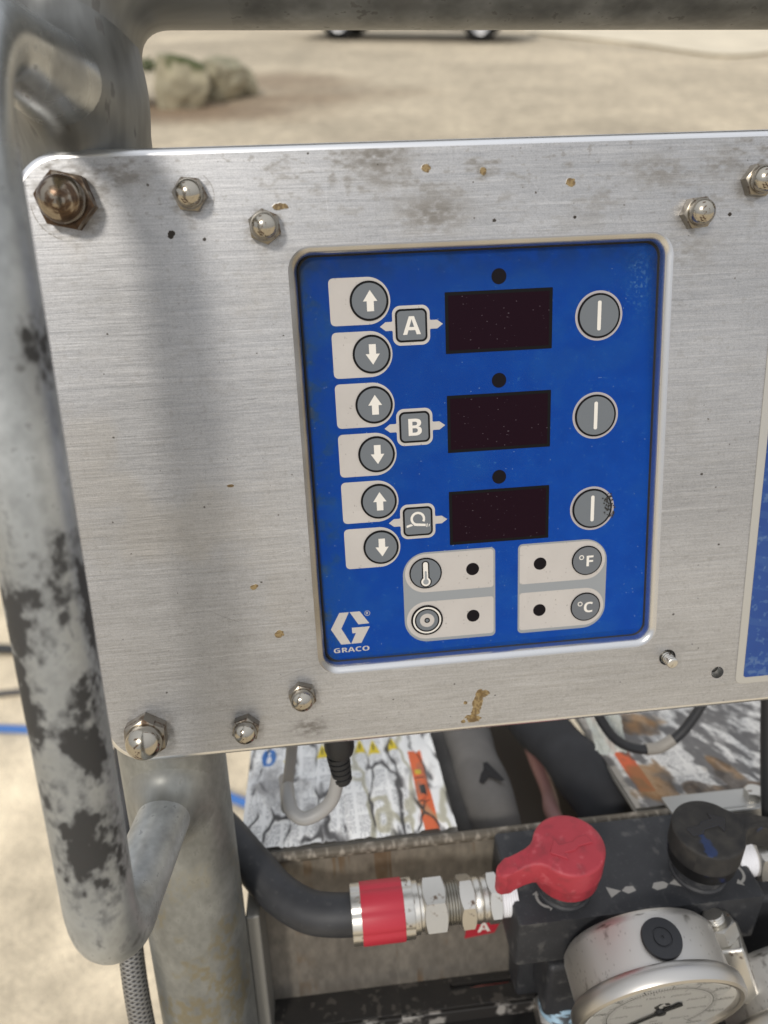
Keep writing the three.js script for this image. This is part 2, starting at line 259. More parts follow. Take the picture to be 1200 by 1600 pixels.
// ------------------------------------------------------------------ materials of the machine
function grimeMaps(w, h, mmW, mmH, seed, base, blobs, amount, extra) {      // colour and roughness of painted, stained tube
  const col = new Float32Array(w * h);
  const c = tex(w, h, (u, v, i, j) => {
    const x = u * mmW, y = v * mmH, a = u * 2 * Math.PI, nx = Math.cos(a) * mmW / 6.283, nz = Math.sin(a) * mmW / 6.283;       // wraps round
    const F = (f, s, o = 4, k = 1) => fbm3(nx * f + 50, y * f * k + 50, nz * f + 50, s, o);
    let d = sm(0.6, 0.78, F(0.07, seed, 3, 0.6)) * amount * 0.6;
    const n1 = F(0.13, seed + 20, 4, 0.75), n2 = F(0.55, seed + 40, 3, 0.8), lo = F(0.035, seed + 70, 3, 0.6);
    for (const [by, bw, bu, bs, k] of blobs) { let du = Math.abs(u - bu) % 1; du = Math.min(du, 1 - du); const g = Math.exp(-(((y - by) / bw) ** 2) - (du / bs) ** 2) * k; if (g > 0.03) { const m = n1 * 0.62 + n2 * 0.38 + (g - 0.55) * 0.45; d = Math.max(d, sm(0.43, 0.62, m) * mix(0.6, 1, sm(0.5, 0.62, m)) * sm(0.03, 0.25, g) * mix(0.75, 1, k), 0.6 * sm(0.38, 0.64, n1 * 0.5 + n2 * 0.5 + (g - 0.5) * 0.35) * sm(0.05, 0.4, g)); } }
    if (n2 > 0.735) d = Math.max(d, 0.55 * amount);
    const tone = 1 + (lo - 0.5) * 0.22 + (n2 - 0.5) * 0.2 + (n1 - 0.5) * (extra.mottle ?? 0.32);
    let r = mix3(base.map((q) => q * tone), extra.dark, d * 0.92);
    const y2 = extra.stain ? sm(0.5, 0.62, F(0.08, seed + 80, 4)) * extra.stain(x, y) : 0; r = mix3(r, rgb(122, 108, 74), y2 * 0.5 * sm(0.35, 0.6, n2));
    col[j * w + i] = d; return r;
  }, true);
  const r = tex(w, h, (u, v, i, j) => { const d = col[j * w + i]; return [0, mix(extra.worn ? mix(0.26, 0.43, sm(70, 130, v * mmH)) : 0.46, 0.7, d), mix(extra.worn ? mix(0.8, 0.55, sm(70, 130, v * mmH)) : 0.55, 0.08, d)]; });
  return { map: c, roughnessMap: r, metalnessMap: r };
}
const HLEN = 410;
const handleMat = std(0xffffff, 1, 1, grimeMaps(256, 1536, 56.5, HLEN, 200, rgb(163, 166, 166), [[209, 17, 0.14, 0.17, 1], [237, 21, 0.18, 0.17, 1], [174, 18, 0.97, 0.12, 0.9], [175, 20, 0.3, 0.15, 0.85], [172, 16, 0.14, 0.1, 0.65], [198, 18, 0.36, 0.12, 0.9], [222, 20, 0.33, 0.1, 0.6], [121, 9, 0.04, 0.15, 1], [272, 8, 0.1, 0.06, 0.6]], 0.4, { dark: rgb(42, 41, 40), worn: true }));
const postMat = std(0xffffff, 1, 1, grimeMaps(384, 1800, 119.4, 900, 300, rgb(138, 139, 135), [], 0.5, { dark: rgb(96, 94, 90), stain: (x, y) => sm(590, 520, y) * sm(380, 420, y) }));
const railMat = std(0xffffff, 1, 1, grimeMaps(512, 1024, 119.4, 300, 400, rgb(116, 117, 115), [], 0.9, { dark: rgb(66, 64, 61), mottle: 0.6 }));
const plateW = 370, plateH = 200, PX0 = -100, PY0 = -88;
const stains = [[16.3, 100.1, 1.3, 1.1], [32.8, 98.8, 0.9, 1.1], [58.5, 95.1, 1.5, 1.3], [-25.1, 91.3, 1.9, 0.8], [-43, -21.9, 1.5, 0.9], [-36.3, -39.2, 1.5, 1.3], [29.5, -72, 1.7, 6.2], [28, -77.5, 2.6, 1.5], [31.6, -68.2, 2.2, 1.4], [25.2, -71.2, 0.8, 0.7], [24.4, -78.5, 0.8, 0.6], [-47, 12, 1, 0.5]];
const specks = (() => { const r = rng(77), a = []; for (let i = 0; i < 170; i++) a.push([-96 + r() * 220, -82 + r() * 188, 0.1 + r() * r() * 0.32, 0.25 + r() * 0.55]); a.push([-55.8, 85.4, 0.9, 1], [-56.1, 84.6, 0.7, 1], [-47, 83.5, 0.5, 0.8], [107.5, 84.5, 0.6, 1], [60, 78.5 + 7, 0.5, 1], [36, 85.5, 0.5, 0.9], [105, 5, 0.5, 0.8], [113, -20, 0.4, 0.8]); return a; })();
const grid = new Map(); for (const s of specks) { const k = `${Math.floor(s[0] / 4)},${Math.floor(s[1] / 4)}`; for (let a = -1; a < 2; a++) for (let b = -1; b < 2; b++) { const q = `${Math.floor(s[0] / 4) + a},${Math.floor(s[1] / 4) + b}`; (grid.get(q) ?? grid.set(q, []).get(q)).push(s); } }
const nuts = [[-82.2, 94.6, 13.6, 0.15], [-82.9, -70.6, 12.8, 0.5], [-49.3, 95.1, 8.3, 0.2], [-29.8, 86.1, 8.3, 0.05], [96.5, 85.2, 8.3, 0.3], [114.6, 93.4, 8.3, 0.2], [-30.5, -61.8, 8.3, 0.1], [-50.3, -72, 8.3, 0.4]];
const TW = 2048, TH = 1107, orm = new Uint8Array(TW * TH * 2), plateBumpA = new Float32Array(TW * TH);
const scratch = new Float32Array(TW * TH);
{ const r = rng(91); for (let k = 0; k < 130; k++) { let x = r() * 1320, y = r() * TH, a = (r() < 0.65 ? (r() - 0.5) * 0.5 : (r() - 0.5) * 3) + (r() < 0.5 ? 0 : Math.PI); const n = 15 + r() * r() * 190, v = (r() < 0.6 ? 0.05 : -0.08) * (0.5 + r()), bend = (r() - 0.5) * 0.01; for (let i = 0; i < n; i++) { x += Math.cos(a); y += Math.sin(a); a += bend; const q = Math.round(y) * TW + Math.round(x); if (x > 0 && x < TW && y > 0 && y < TH - 1) scratch[q] = v * Math.sin(i / n * 3.14); } } }
const plateMap = tex(TW, TH, (u, v, i, j) => {
  const x = PX0 + u * plateW, y = PY0 + v * plateH;
  const st = (vn(x * 0.055, y * 7, 1) - 0.5) * 0.6 + (vn(x * 0.16, y * 5.3, 2) - 0.5) * 0.6 + (vn(x * 0.03, y * 2.1, 3) - 0.5) * 0.3 + (vn(x * 0.5, y * 5.5, 4) - 0.5) * 0.4;
  const long = Math.max(0, vn(x * 0.02 + 7, y * 4.1, 5) - 0.85) * 1.6;
  const grain = hash(i, j, 8) - 0.5;
  let t = 0.715 + st * 0.08 + long * 0.2 + grain * 0.07 - (vn(x * 5, y * 5, 14) > 0.8 ? 0.05 : 0) + (fbm(x * 0.02, y * 0.03, 12) - 0.5) * 0.1;
  t += scratch[j * TW + i];
  let c = [t, t, t * 1.004], rough = 0.44 + st * 0.12, metal = 0.8, h = st + grain * 0.3;
  // smears of grey dirt, most of them along the top
  const top = sm(78, 104, y) * 0.8 + 0.14, sn = fbm(x * 0.06, y * 0.1, 15, 5), s2 = fbm(x * 0.5, y * 0.9, 19, 3);
  let d = sm(0.56, 0.74, sn * 0.72 + s2 * 0.28) * top * 0.6;
  for (const [bx, by, w2, k] of [[3, 103, 9, 0.8], [18, 88, 10, 0.7], [3, 98, 6, 0.5], [85, 97, 9, 0.5], [103, 99, 8, 0.5], [-29, -75, 6, 0.9], [95, 75, 12, 0.35], [-62, 100, 9, 0.3]]) d = Math.max(d, k * Math.exp(-(((x - bx) / w2) ** 2 + ((y - by) / w2 / 0.55) ** 2)) * sm(0.3, 0.75, s2 * 0.6 + sn * 0.5));
  d = Math.max(d, sm(0.7, 0.8, s2) * 0.22 * (0.4 + top));
  const kx = Math.max(-24 - x, x - 92, 0), ky = Math.max(-55 - y, y - 80, 0);      // dirt gathers round the opening and the plate's edge
  if (x < 0) d = Math.max(d, 0.3 * Math.exp(-Math.hypot(kx, ky) / 1.6) * sm(0.3, 0.7, sn));
  for (const [nx, ny, af] of nuts) { const q = Math.hypot(x - nx, y - ny), e = (q - af * 0.58) / (af * 0.25); if (y < ny && ny - y < 24) d = Math.max(d, 0.22 * Math.exp(-(((x - nx - (vn(y * 0.3, nx, 6) - 0.5) * 2) / (af * 0.22)) ** 2)) * sm(24, 4, ny - y) * sm(0.3, 0.7, s2)); if (e < 6) { d = Math.max(d, 0.32 * Math.exp(-e * e * 2) * sm(0.4, 0.75, s2)); if (nx < -45 && ny > 0 && q > af * 0.74 && q < af * 0.76 && (nx < -70 ? Math.abs(Math.atan2(y - ny, x - nx) + 2.5) < 0.6 : Math.abs(Math.atan2(y - ny, x - nx) - 0.2) < 0.7) && vn(x * 2, y * 2, 3) > 0.25) d = Math.max(d, 0.5); } }
  c = mix3(c, [0.42, 0.4, 0.37], d); rough = mix(rough, 0.68, d); metal = mix(metal, 0.5, d);
  const warm = sm(0.58, 0.75, fbm(x * 0.035 + 40, y * 0.035, 55)) * 0.1 * sm(-10, -60, x); c = mix3(c, [0.72, 0.64, 0.5], warm);
  for (const q of grid.get(`${Math.floor(x / 4)},${Math.floor(y / 4)}`) ?? []) { const e = Math.hypot(x - q[0], (y - q[1]) * 1.2) / (q[2] * (0.7 + s2 * 0.7)); if (e < 1) { c = mix3(c, [0.16, 0.14, 0.12], q[3]); rough = 0.8; metal *= 1 - q[3]; } }
  for (const [sx, sy, a, b] of stains) { const e = Math.hypot((x - sx - (b > 3 ? (y - sy) * 0.22 : 0)) / a, (y - sy) / b) + (fbm(x * 0.9, y * 0.9, 33, 3) - 0.5) * (b > 3 ? 0.6 : 0.9); if (e < 1.1) { const k = sm(1.05, 0.9, e); c = mix3(c, mix3(rgb(96, 74, 40), rgb(138, 116, 74), sm(0.35, 0.65, fbm(x * 1.6, y * 1.6, 37, 3))), k * 0.92); rough = mix(rough, 0.55, k); metal *= 1 - k; h += k * 6; } }
  orm[(j * TW + i) * 2] = cl(rough) * 255; orm[(j * TW + i) * 2 + 1] = cl(metal) * 255; plateBumpA[j * TW + i] = h; return c;
}, true, false);
const plateOrm = tex(TW, TH, (u, v, i, j) => [0, orm[(j * TW + i) * 2] / 255, orm[(j * TW + i) * 2 + 1] / 255], false, false);
const plateBump = tex(TW, TH, (u, v, i, j) => { const q = (plateBumpA[j * TW + i] + 1.5) / 9; return [q, q, q]; }, false, false);
const plateMat = phy(0xffffff, 1, 1, { map: plateMap, roughnessMap: plateOrm, metalnessMap: plateOrm, bumpMap: plateBump, bumpScale: 0.00016 });
const lipT = tex(512, 512, (u, v) => { const x = u * 400 - 100, y = v * 400 - 100, n = fbm(x * 0.09, y * 0.09, 690, 3), k = cl(sm(-19, -23, x) * 0.7 + sm(78, 80, y) * 0.3) * (0.55 + 0.5 * n); return mix3(rgb(214, 214, 214), rgb(112, 104, 92), k); }, true), lipMat = std(0xffffff, 0.26, 0.95, { map: lipT });
const edgeMat = std(0xe6e6e6, 0.3, 1);
const noiseOrm = (seed, f, lo, hi, rustMin, rustMax, base = rgb(208, 205, 198), keep = 0.75) => { const a = tex(256, 256, (u, v) => { const k = sm(rustMin, rustMax, fbm(u * f, v * f, seed, 5)); return mix3(base, mix3(rgb(52, 40, 33), rgb(104, 82, 60), fbm(u * 30, v * 30, seed + 9)), k); }, true), b = tex(256, 256, (u, v) => { const k = sm(rustMin, rustMax, fbm(u * f, v * f, seed, 5)); return [0, mix(lo + 0.1 * (fbm(u * 40, v * 40, seed + 4) - 0.5), hi, k), 1 - k * keep]; }); return { map: a, roughnessMap: b, metalnessMap: b }; };
const nutMat = std(0xffffff, 1, 1, noiseOrm(500, 9, 0.2, 0.5, 0.62, 0.78, rgb(176, 170, 158), 0.5));
const nutBaseMat = std(0xffffff, 1, 1, noiseOrm(540, 14, 0.34, 0.6, 0.55, 0.75, rgb(138, 132, 122), 0.5));
const rustNutMat = std(0xffffff, 1, 1, noiseOrm(520, 6, 0.16, 0.3, 0.44, 0.64, rgb(150, 140, 126), 0.35));
const rustBaseMat = std(0xffffff, 1, 1, noiseOrm(560, 8, 0.35, 0.6, 0.3, 0.5, rgb(150, 140, 126), 0.4));
const zincMat = std(0xffffff, 1, 1, noiseOrm(580, 12, 0.36, 0.6, 0.66, 0.85));

// ------------------------------------------------------------------ tube frame with grab handle
{
  const t = thing('tube_frame', 'grey welded tube frame with upright post, top rail and stained grab handle beside the panel', 'tube frame', MF, [-81, -700, -22]);
  const px = -81, pz = -22, R = 19, ry = 161.6;
  const tubeLine = (a, b, n = 40) => Array.from({ length: n + 1 }, (_, i) => V3(...a).lerp(V3(...b), i / n));
  part(t, 'post', sweep(tubeLine([px, -700, pz], [px, 96, pz], 4), R, 64, 120, 900), postMat);
  part(t, 'top_rail', sweep(tubeLine([-34.8, ry - 0.67, pz], [247, ry - 4.75, pz], 4), R, 64, 120, 300), railMat);
  part(t, 'post', sweep(tubeLine([265, -700, pz], [265, 178, pz], 4), R, 48, 120, 900), postMat);
  const smin = (a, b, k) => { const h = Math.max(k - Math.abs(a - b), 0) / k; return Math.min(a, b) - h * h * k * 0.25; };
  const corner = netSurface((x, y, z) => { const p = Math.max(Math.hypot(x - px, z - pz) - R, y - 180), r = Math.max(Math.hypot(y - ry + 0.0145 * (x - px), z - pz) - R, px - x); return smin(p, r, 9); }, [-103, 92, -44], [-34, 183.5, 0], 1.5);
  { const p = corner.attributes.position, uv = corner.attributes.uv; for (let i = 0; i < p.count; i++) uv.setXY(i, Math.atan2(p.getX(i) - px, p.getZ(i) - pz) * 3 / 19.1 + 0.5, (p.getY(i) + 700 - (p.getX(i) + 81) * 0.4) / 900); }
  part(t, 'corner_joint', corner, railMat);
  // grab handle: two legs and a bar, bent from one tube
  const bxAt = (y) => -84 - (123 - y) / 227 * 2.6 + 1.6, bz = 62, y1 = 123, y0 = -104, rb = 24, pts = [];
  for (let i = 0; i <= 12; i++) pts.push(V3(mix(-79.5, bxAt(y1), i / 12), y1, mix(-4, bz - rb, i / 12)));
  for (let i = 1; i <= 20; i++) { const a = i / 20 * Math.PI / 2, y = y1 - rb + rb * Math.cos(a); pts.push(V3(bxAt(y), y, bz - rb + rb * Math.sin(a))); }
  for (let i = 1; i <= 40; i++) { const y = mix(y1 - rb, y0 + rb, i / 40); pts.push(V3(bxAt(y), y, bz)); }
  for (let i = 1; i <= 20; i++) { const a = i / 20 * Math.PI / 2, y = y0 + rb - rb * Math.sin(a); pts.push(V3(bxAt(y), y, bz - rb + rb * Math.cos(a))); }
  for (let i = 1; i <= 12; i++) pts.push(V3(mix(bxAt(y0), px, i / 12), y0, mix(bz - rb, -4, i / 12)));
  part(t, 'grab_handle', sweep(pts, (s, l) => 9 + 3.4 * Math.pow(Math.max(0, 1 - l / 46), 1.4), 56, 56, HLEN), handleMat);
  const fillet = (x0, x1, cy, m, lr, k) => {      // weld metal that rounds the joint of leg and post, just under both surfaces elsewhere
    const g = netSurface((x, y, z) => smin(Math.hypot(x - px, z - pz) - R + 0.1, Math.hypot(x - mix(x0, x1, (z + 4) / 42), y - cy) - lr(z + 4) + 0.1, k), [x0 - 22, cy - 22, -20], [x0 + 22, cy + 22, 16], 1);
    const p = g.attributes.position, uv = g.attributes.uv; for (let i = 0; i < p.count; i++) uv.setXY(i, Math.atan2(p.getX(i) - px, p.getZ(i) - pz) * 3 / 19.1 + 0.5, (p.getY(i) + 700) / 900);
    part(t, 'weld_fillet', g, m);
  };
  fillet(-79.5, bxAt(y1), y1, railMat, (l) => 9 + 3.4 * Math.pow(Math.min(1, Math.max(0, 1 - l / 46)), 1.4), 13); fillet(px, bxAt(y0), y0, postMat, () => 9, 9);
}

// ------------------------------------------------------------------ control panel
const W = { white: std(0xdcd8d0, 0.5), patch: std(0xc6bfb8, 0.5), grey: phy(0x6a6f74, 0.5, 0, { specularIntensity: 0.5 }), mid: std(0x8b8f92, 0.5), ring: phy(0x08080a, 0.5, 0, { specularIntensity: 0.35 }), dot: phy(0x0c070d, 0.45, 0, { specularIntensity: 0.35 }) };
{
  const t = thing('control_panel', 'brushed steel control panel with a blue keypad and acorn nuts, bolted to the post', 'control panel', MF, [80, -83, -4]);
  const outline = rrect(-97.6, -82.8, 262, 107.6, 15, 16), hole = taper(rrect(-24.4, -55.7, 92.9, 80.6, 7, 12));
  const face = shapeOf(outline, 2.1); face.holes.push(new THREE.Path(hole.map((p) => V2(p[0], p[1]))));
  for (const [x, y, q] of [[97.6, -60.8, 3.0], [116.7, -68.7, 2.3]]) { const h = new THREE.Path(); h.absarc(x, y, q, 0, 2 * Math.PI, true); face.holes.push(h); }
  const fg = new THREE.ShapeGeometry(face, 32); { const p = fg.attributes.position, uv = fg.attributes.uv; for (let i = 0; i < p.count; i++) uv.setXY(i, (p.getX(i) - PX0) / plateW, (p.getY(i) - PY0) / plateH); }
  const plate = part(t, 'face_plate', fg, plateMat);
  const q = []; for (let i = 0; i <= 8; i++) { const a = i / 8 * Math.PI / 2; q.push([2.1 - 2.1 * Math.sin(a), -2.1 + 2.1 * Math.cos(a)]); } q.push([0, -3.4], [0.4, -3.8], [6, -3.8]);
  part(plate, 'rolled_edge', ring(outline, q.reverse()), edgeMat);
  const lip = []; for (let i = 0; i <= 10; i++) { const a = i / 10 * Math.PI / 2; lip.push([2.4 * Math.sin(a), -2.6 + 2.6 * Math.cos(a)]); } lip.push([2.5, -5.4]);
  part(plate, 'opening_lip', ring(hole, lip), lipMat);
  const holeWall = (x, y, r0) => { const g = new THREE.CylinderGeometry(r0, r0, 3.8, 32, 1, true).rotateX(Math.PI / 2).translate(x, y, -1.9); return g; };
  part(plate, 'bolt_hole', holeWall(97.6, -60.8, 3.0), edgeMat); part(plate, 'bolt_hole', holeWall(116.7, -68.7, 2.3), edgeMat);
  part(t, 'rear_housing', box(-60, -72, -32, 250, 97, -4.6, 2), std(0x6f6f6d, 0.5, 0.7));
  const stud = part(t, 'threaded_stud', orient(new THREE.LatheGeometry(threadProfile(2.0, 0, 8, 1.0, 0.5).map((p) => V2(Math.max(p[0], 0.001), p[1])), 24), [97.3, -60.6, -4], [0.08, -0.1, 1]), zincMat);
  // acorn nuts
  nuts.forEach(([x, y, af, turn], i) => {
    const big = af > 10, h = big ? 5.2 : 3.4, rd = af * 0.46, base = i === 0 ? rustBaseMat : nutBaseMat, dm = i === 0 ? rustNutMat : nutMat;
    const b = part(t, 'acorn_nut', hex(af, h).rotateY(turn * 2).rotateX(Math.PI / 2).translate(x, y, 0.1), base, i === 0 ? 'large rusty acorn nut in the upper corner' : i === 1 ? 'large clean acorn nut in the lower corner' : undefined);
    const pr = [[rd, 0]]; const cyl = big ? 1.6 : 1.3; pr.push([rd, cyl]); for (let k = 1; k <= 14; k++) { const a = k / 14 * Math.PI / 2; pr.push([rd * Math.cos(a), cyl + rd * 0.86 * Math.sin(a)]); }
    part(b, 'dome', lathe(pr, [x, y, h * 0.93], [0, 0, 1], 40), dm);
  });
  // second, blue decal with a clear border
  const dec = part(t, 'blue_decal', ext(rr(123.6, -74, 236, 97, 2.5), 0.35, 0.02, 0.15), std(0xb3b1ab, 0.32, 0.3));
  const dt = tex(512, 512, (u, v) => { const s = sm(0.62, 0.72, fbm(u * 60, v * 60, 620, 3)) * 0.5 + sm(0.6, 0.62, vn(u * 14 + v * 60, v * 9, 9)) * 0.18, n = fbm(u * 8, v * 8, 625); return mix3(mix3(rgb(14, 54, 122), rgb(30, 70, 136), n), rgb(130, 142, 160), s * 0.7 * (1 - 0.6 * u)); }, true);
  part(dec, 'blue_print', boxUV(ext(rr(126.4, -71.4, 233, 94, 1), 0.1, 0.4, 0.03), 110), std(0xffffff, 0.5, 0, { map: dt }));

  // ---------------- keypad
  const kz = -4.6, grow = (g) => g.translate(20.5, -68.7, 0).scale(1.0047, 1.0047, 1).translate(-20.5, 68.7, 0);
  const kt = tex(1024, 1204, (u, v, i, j) => {
    const x = -21.8 + u * 112, y = -53 + v * 131.2, L = x + 21.8, B = y + 53, n = fbm(x * 0.25, y * 0.25, 640, 5), f = fbm(x * 1.4, y * 1.4, 650, 3);
    let c = mix3(rgb(0, 60, 146), rgb(2, 68, 158), n);
    const g = Math.max(Math.exp(-L / 3.4) * 0.9, Math.exp(-B / 3) * 0.35) * sm(0.28, 0.72, n * 0.6 + f * 0.4) + 0.4 * sm(0.55, 0.75, n) * Math.exp(-(L / 9)); c = mix3(c, rgb(68, 72, 78), cl(g) * 0.85);
    if (f > 0.82 && hash(i, j, 3) > 0.6) c = mix3(c, rgb(150, 165, 190), 0.5); if (hash(i >> 1, j >> 1, 4) > 0.99965) c = rgb(170, 180, 200);
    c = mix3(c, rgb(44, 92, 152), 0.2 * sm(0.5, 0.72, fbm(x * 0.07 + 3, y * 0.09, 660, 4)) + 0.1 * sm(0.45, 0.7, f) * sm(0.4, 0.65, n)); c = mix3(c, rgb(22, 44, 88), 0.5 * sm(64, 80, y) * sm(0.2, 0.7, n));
    if (vn(x * 0.3 + y * 1.7, y * 0.4 - x * 0.6, 665) > 0.94 && f > 0.5) c = mix3(c, rgb(120, 140, 175), 0.25);
    const sc = Math.exp(-(((x - 82) / 3) ** 2 + ((y - 66) / 7) ** 2)) * sm(0.5, 0.7, f); c = mix3(c, rgb(140, 150, 175), sc * 0.5); return c;
  }, true, false);
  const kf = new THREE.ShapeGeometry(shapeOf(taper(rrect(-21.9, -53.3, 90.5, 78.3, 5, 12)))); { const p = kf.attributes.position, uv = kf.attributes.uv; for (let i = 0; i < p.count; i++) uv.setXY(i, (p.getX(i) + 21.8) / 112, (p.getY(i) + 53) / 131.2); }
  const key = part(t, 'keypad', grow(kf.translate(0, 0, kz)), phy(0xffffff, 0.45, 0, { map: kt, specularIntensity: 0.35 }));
  part(t, 'gasket', ring(taper(rrect(-21.95, -53.6, 90.7, 78.35, 5, 12)), [[-0.2, kz + 0.2], [0.3, kz + 0.45], [0.7, kz + 0.03]]), std(0x141416, 0.6));
  const sub = (name, list, label) => { const [g, m] = layered(list.map(([ge, ma]) => [grow(ge.translate(0, 0, kz)), ma])); return part(key, name, g, m, label); };
  const dustT = (col, seed, k) => tex(256, 256, (u, v, i, j) => { const f = fbm(u * 70, v * 70, seed, 2); let c = col.map((q) => q * (0.97 + 0.06 * fbm(u * 5, v * 5, seed + 3))); if (f > 0.87) c = mix3(c, k, 0.45); return c; }, true);
  W.patch = std(0xffffff, 0.5, 0, { map: dustT(rgb(184, 179, 174), 700, rgb(90, 84, 78)) }); W.patch.map.repeat.set(0.021, 0.019);
  const dispT = tex(256, 256, (u, v, i, j) => { const r = hash(i, j, 71); return hash(i >> 1, j >> 1, 72) > 0.9991 ? rgb(120, 112, 118) : (hash(i >> 1, j, 73) > 0.9993 ? rgb(96, 90, 96) : rgb(24 + r * 3, 5, 17)); }, true); dispT.repeat.set(0.03, 0.055);
  const dispMat = phy(0xffffff, 0.4, 0, { map: dispT, specularIntensity: 0.2 });
  const arrowUp = (x, y, s) => poly([[x, y + 3.1 * s], [x + 2.15, y - 0.1 * s], [x + 1.05, y - 0.1 * s], [x + 1.05, y - 3 * s], [x - 1.05, y - 3 * s], [x - 1.05, y - 0.1 * s], [x - 2.15, y - 0.1 * s]]);
  for (let i = 0; i < 3; i++) {
    const dy = -31 * i;
    for (const [y, s] of [[64.7 + dy, 1], [49.1 + dy, -1]]) {
      const x = -1.2, sh = new THREE.Shape(); sh.moveTo(-11.3, y - 6.85); sh.lineTo(x, y - 6.85); sh.absarc(x - 0.5, y, 6.85, -Math.PI / 2, Math.PI / 2); sh.lineTo(-11.3, y + 6.85); sh.quadraticCurveTo(-13, y + 6.85, -13, y + 5.2); sh.lineTo(-13, y - 5.2); sh.quadraticCurveTo(-13, y - 6.85, -11.3, y - 6.85);
      sub('button_patch', [[flat(sh, 0.05), W.patch]]);
      sub('arrow_button', [[ext(circ(x, y, 5.8), 0.32, 0.06, 0.12), W.ring], [disc(x, y, 5.15, 0.4), W.grey], [flat(arrowUp(x + 0.3, y, s), 0.45), W.white]], s > 0 ? 'round grey button with an upward arrow' : 'round grey button with a downward arrow');
    }
    const bx = 11.2, by = 57 + dy, wing = poly([[1.7, by], [3.4, by + 1.3], [5.2, by + 1.3], [6.4, by + 2.2], [16, by + 2.2], [17.2, by + 1.3], [19.1, by + 1.3], [20.9, by], [19.1, by - 1.3], [17.2, by - 1.3], [16, by - 2.2], [6.4, by - 2.2], [5.2, by - 1.3], [3.4, by - 1.3]]);
    const sym = i < 2 ? [[word('AB'[i], bold, 5.4, bx + 0.1, by, 0.36, 1.12), W.white]] : [[new THREE.RingGeometry(1.62, 2.4, 40, 1, -0.5, 5.2).translate(bx, -4.1, 0.36), W.white], [flat(poly([[bx - 1.2, -5.9], [bx - 0.3, -5.62], [13.7, -5.95], [13.7, -6.75], [bx - 0.3, -6.5], [bx - 1.4, -6.35]]), 0.365), W.white], [flat(poly([[7.4, -6.2], [8.9, -5.75], [9.7, -6.25], [7.5, -6.95]]), 0.36), W.white], [flat(poly([[14.05, -5.9], [14.4, -5.85], [14.2, -7.1], [13.9, -7.1]]), 0.36), W.white], [flat(poly([[14.8, -6.1], [15.1, -6.05], [14.9, -6.95], [14.65, -6.95]]), 0.36), W.white]];
    sub('zone_badge', [[flat(wing, 0.05), W.patch], [flat(rr(bx - 5.7, by - 5.85, bx + 5.7, by + 5.85, 2.4), 0.08), W.patch], [ext(rr(bx - 4.85, by - 4.9, bx + 4.85, by + 4.9, 1.7), 0.2, 0.09, 0.08), W.ring], [flat(rr(bx - 4.25, by - 4.3, bx + 4.25, by + 4.3, 1.2), 0.32), W.grey], ...sym], ['zone badge with the letter A', 'zone badge with the letter B', 'zone badge with a coiled hose symbol'][i]);
    sub('indicator_window', [[disc(38.2, 70 + dy, 2.3, 0.06), W.dot]]);
    sub('display_window', [[flat(rr(21.6, 47.9 + dy, 54.9, 66.1 + dy, 0.2), 0.05), W.ring], [flat(rr(22.6, 48.9 + dy, 53.9, 65.1 + dy, 0.2), 0.09), dispMat]]);
    sub('power_button', [[disc(69.6, 57 + dy, 7.5, 0.05), W.mid.clone()], [ext(circ(69.6, 57 + dy, 6.75), 0.32, 0.06, 0.12), W.ring], [disc(69.6, 57 + dy, 6.15, 0.4), W.grey], [flat(rr(69.05, 52.6 + dy, 70.2, 61.5 + dy, 0.5), 0.45), W.white]], i === 2 ? 'power button with a dark smudge on its rim' : undefined);
    key.children.at(-1).material[0].color.set(0xa8a2a4);
  }
  { // soot smudge on the third power button
    const r = rng(31), g = []; for (let i = 0; i < 70; i++) { const a = -0.5 + r() * 1.3, q = 4.2 + r() * 3.6; g.push([new THREE.CircleGeometry(0.1 + r() * 0.3, 7).translate(69.6 + Math.cos(a) * q, -5 + Math.sin(a) * q, 0.5 + i * 0.002), W.ring]); } sub('soot_smudge', [[merge(g.map((q) => q[0])), std(0x2a2826, 0.8)]]);
  }
  // mode keys: thermometer / target and degrees F / C
  const modeL = rrect(5.6, -48.2, 36.8, -15.9, [8, 1.6, 1.6, 8], 14), modeR = rrect(44.6, -48.2, 75.4, -15.7, [1.6, 8, 8, 1.6], 14);
  sub('mode_outline', [[flat(shapeOf(modeL), 0.05), W.mid]]); sub('mode_outline', [[flat(shapeOf(modeR), 0.05), W.mid]]);
  const g2 = std(0x62666b, 0.48);
  for (const [y, k] of [[-23.2, 0], [-40.2, 1]]) {
    sub('mode_patch', [[flat(shapeOf(rrect(6.3, y - 6.9, 36.2, y + 6.7, [6.8, 1, 1, 6.8], 14)), 0.08), W.patch]]);
    sub('mode_patch', [[flat(shapeOf(rrect(45.2, y - 6.9, 74.8, y + 6.9, [1, 6.8, 6.8, 1], 14)), 0.08), W.patch]]);
    sub('indicator_window', [[disc(29.1, y + 0.1, 2.2, 0.12), W.dot]]); sub('indicator_window', [[disc(52.2, y + 0.1, 2.2, 0.12), W.dot]]);
    const x = 13.2;
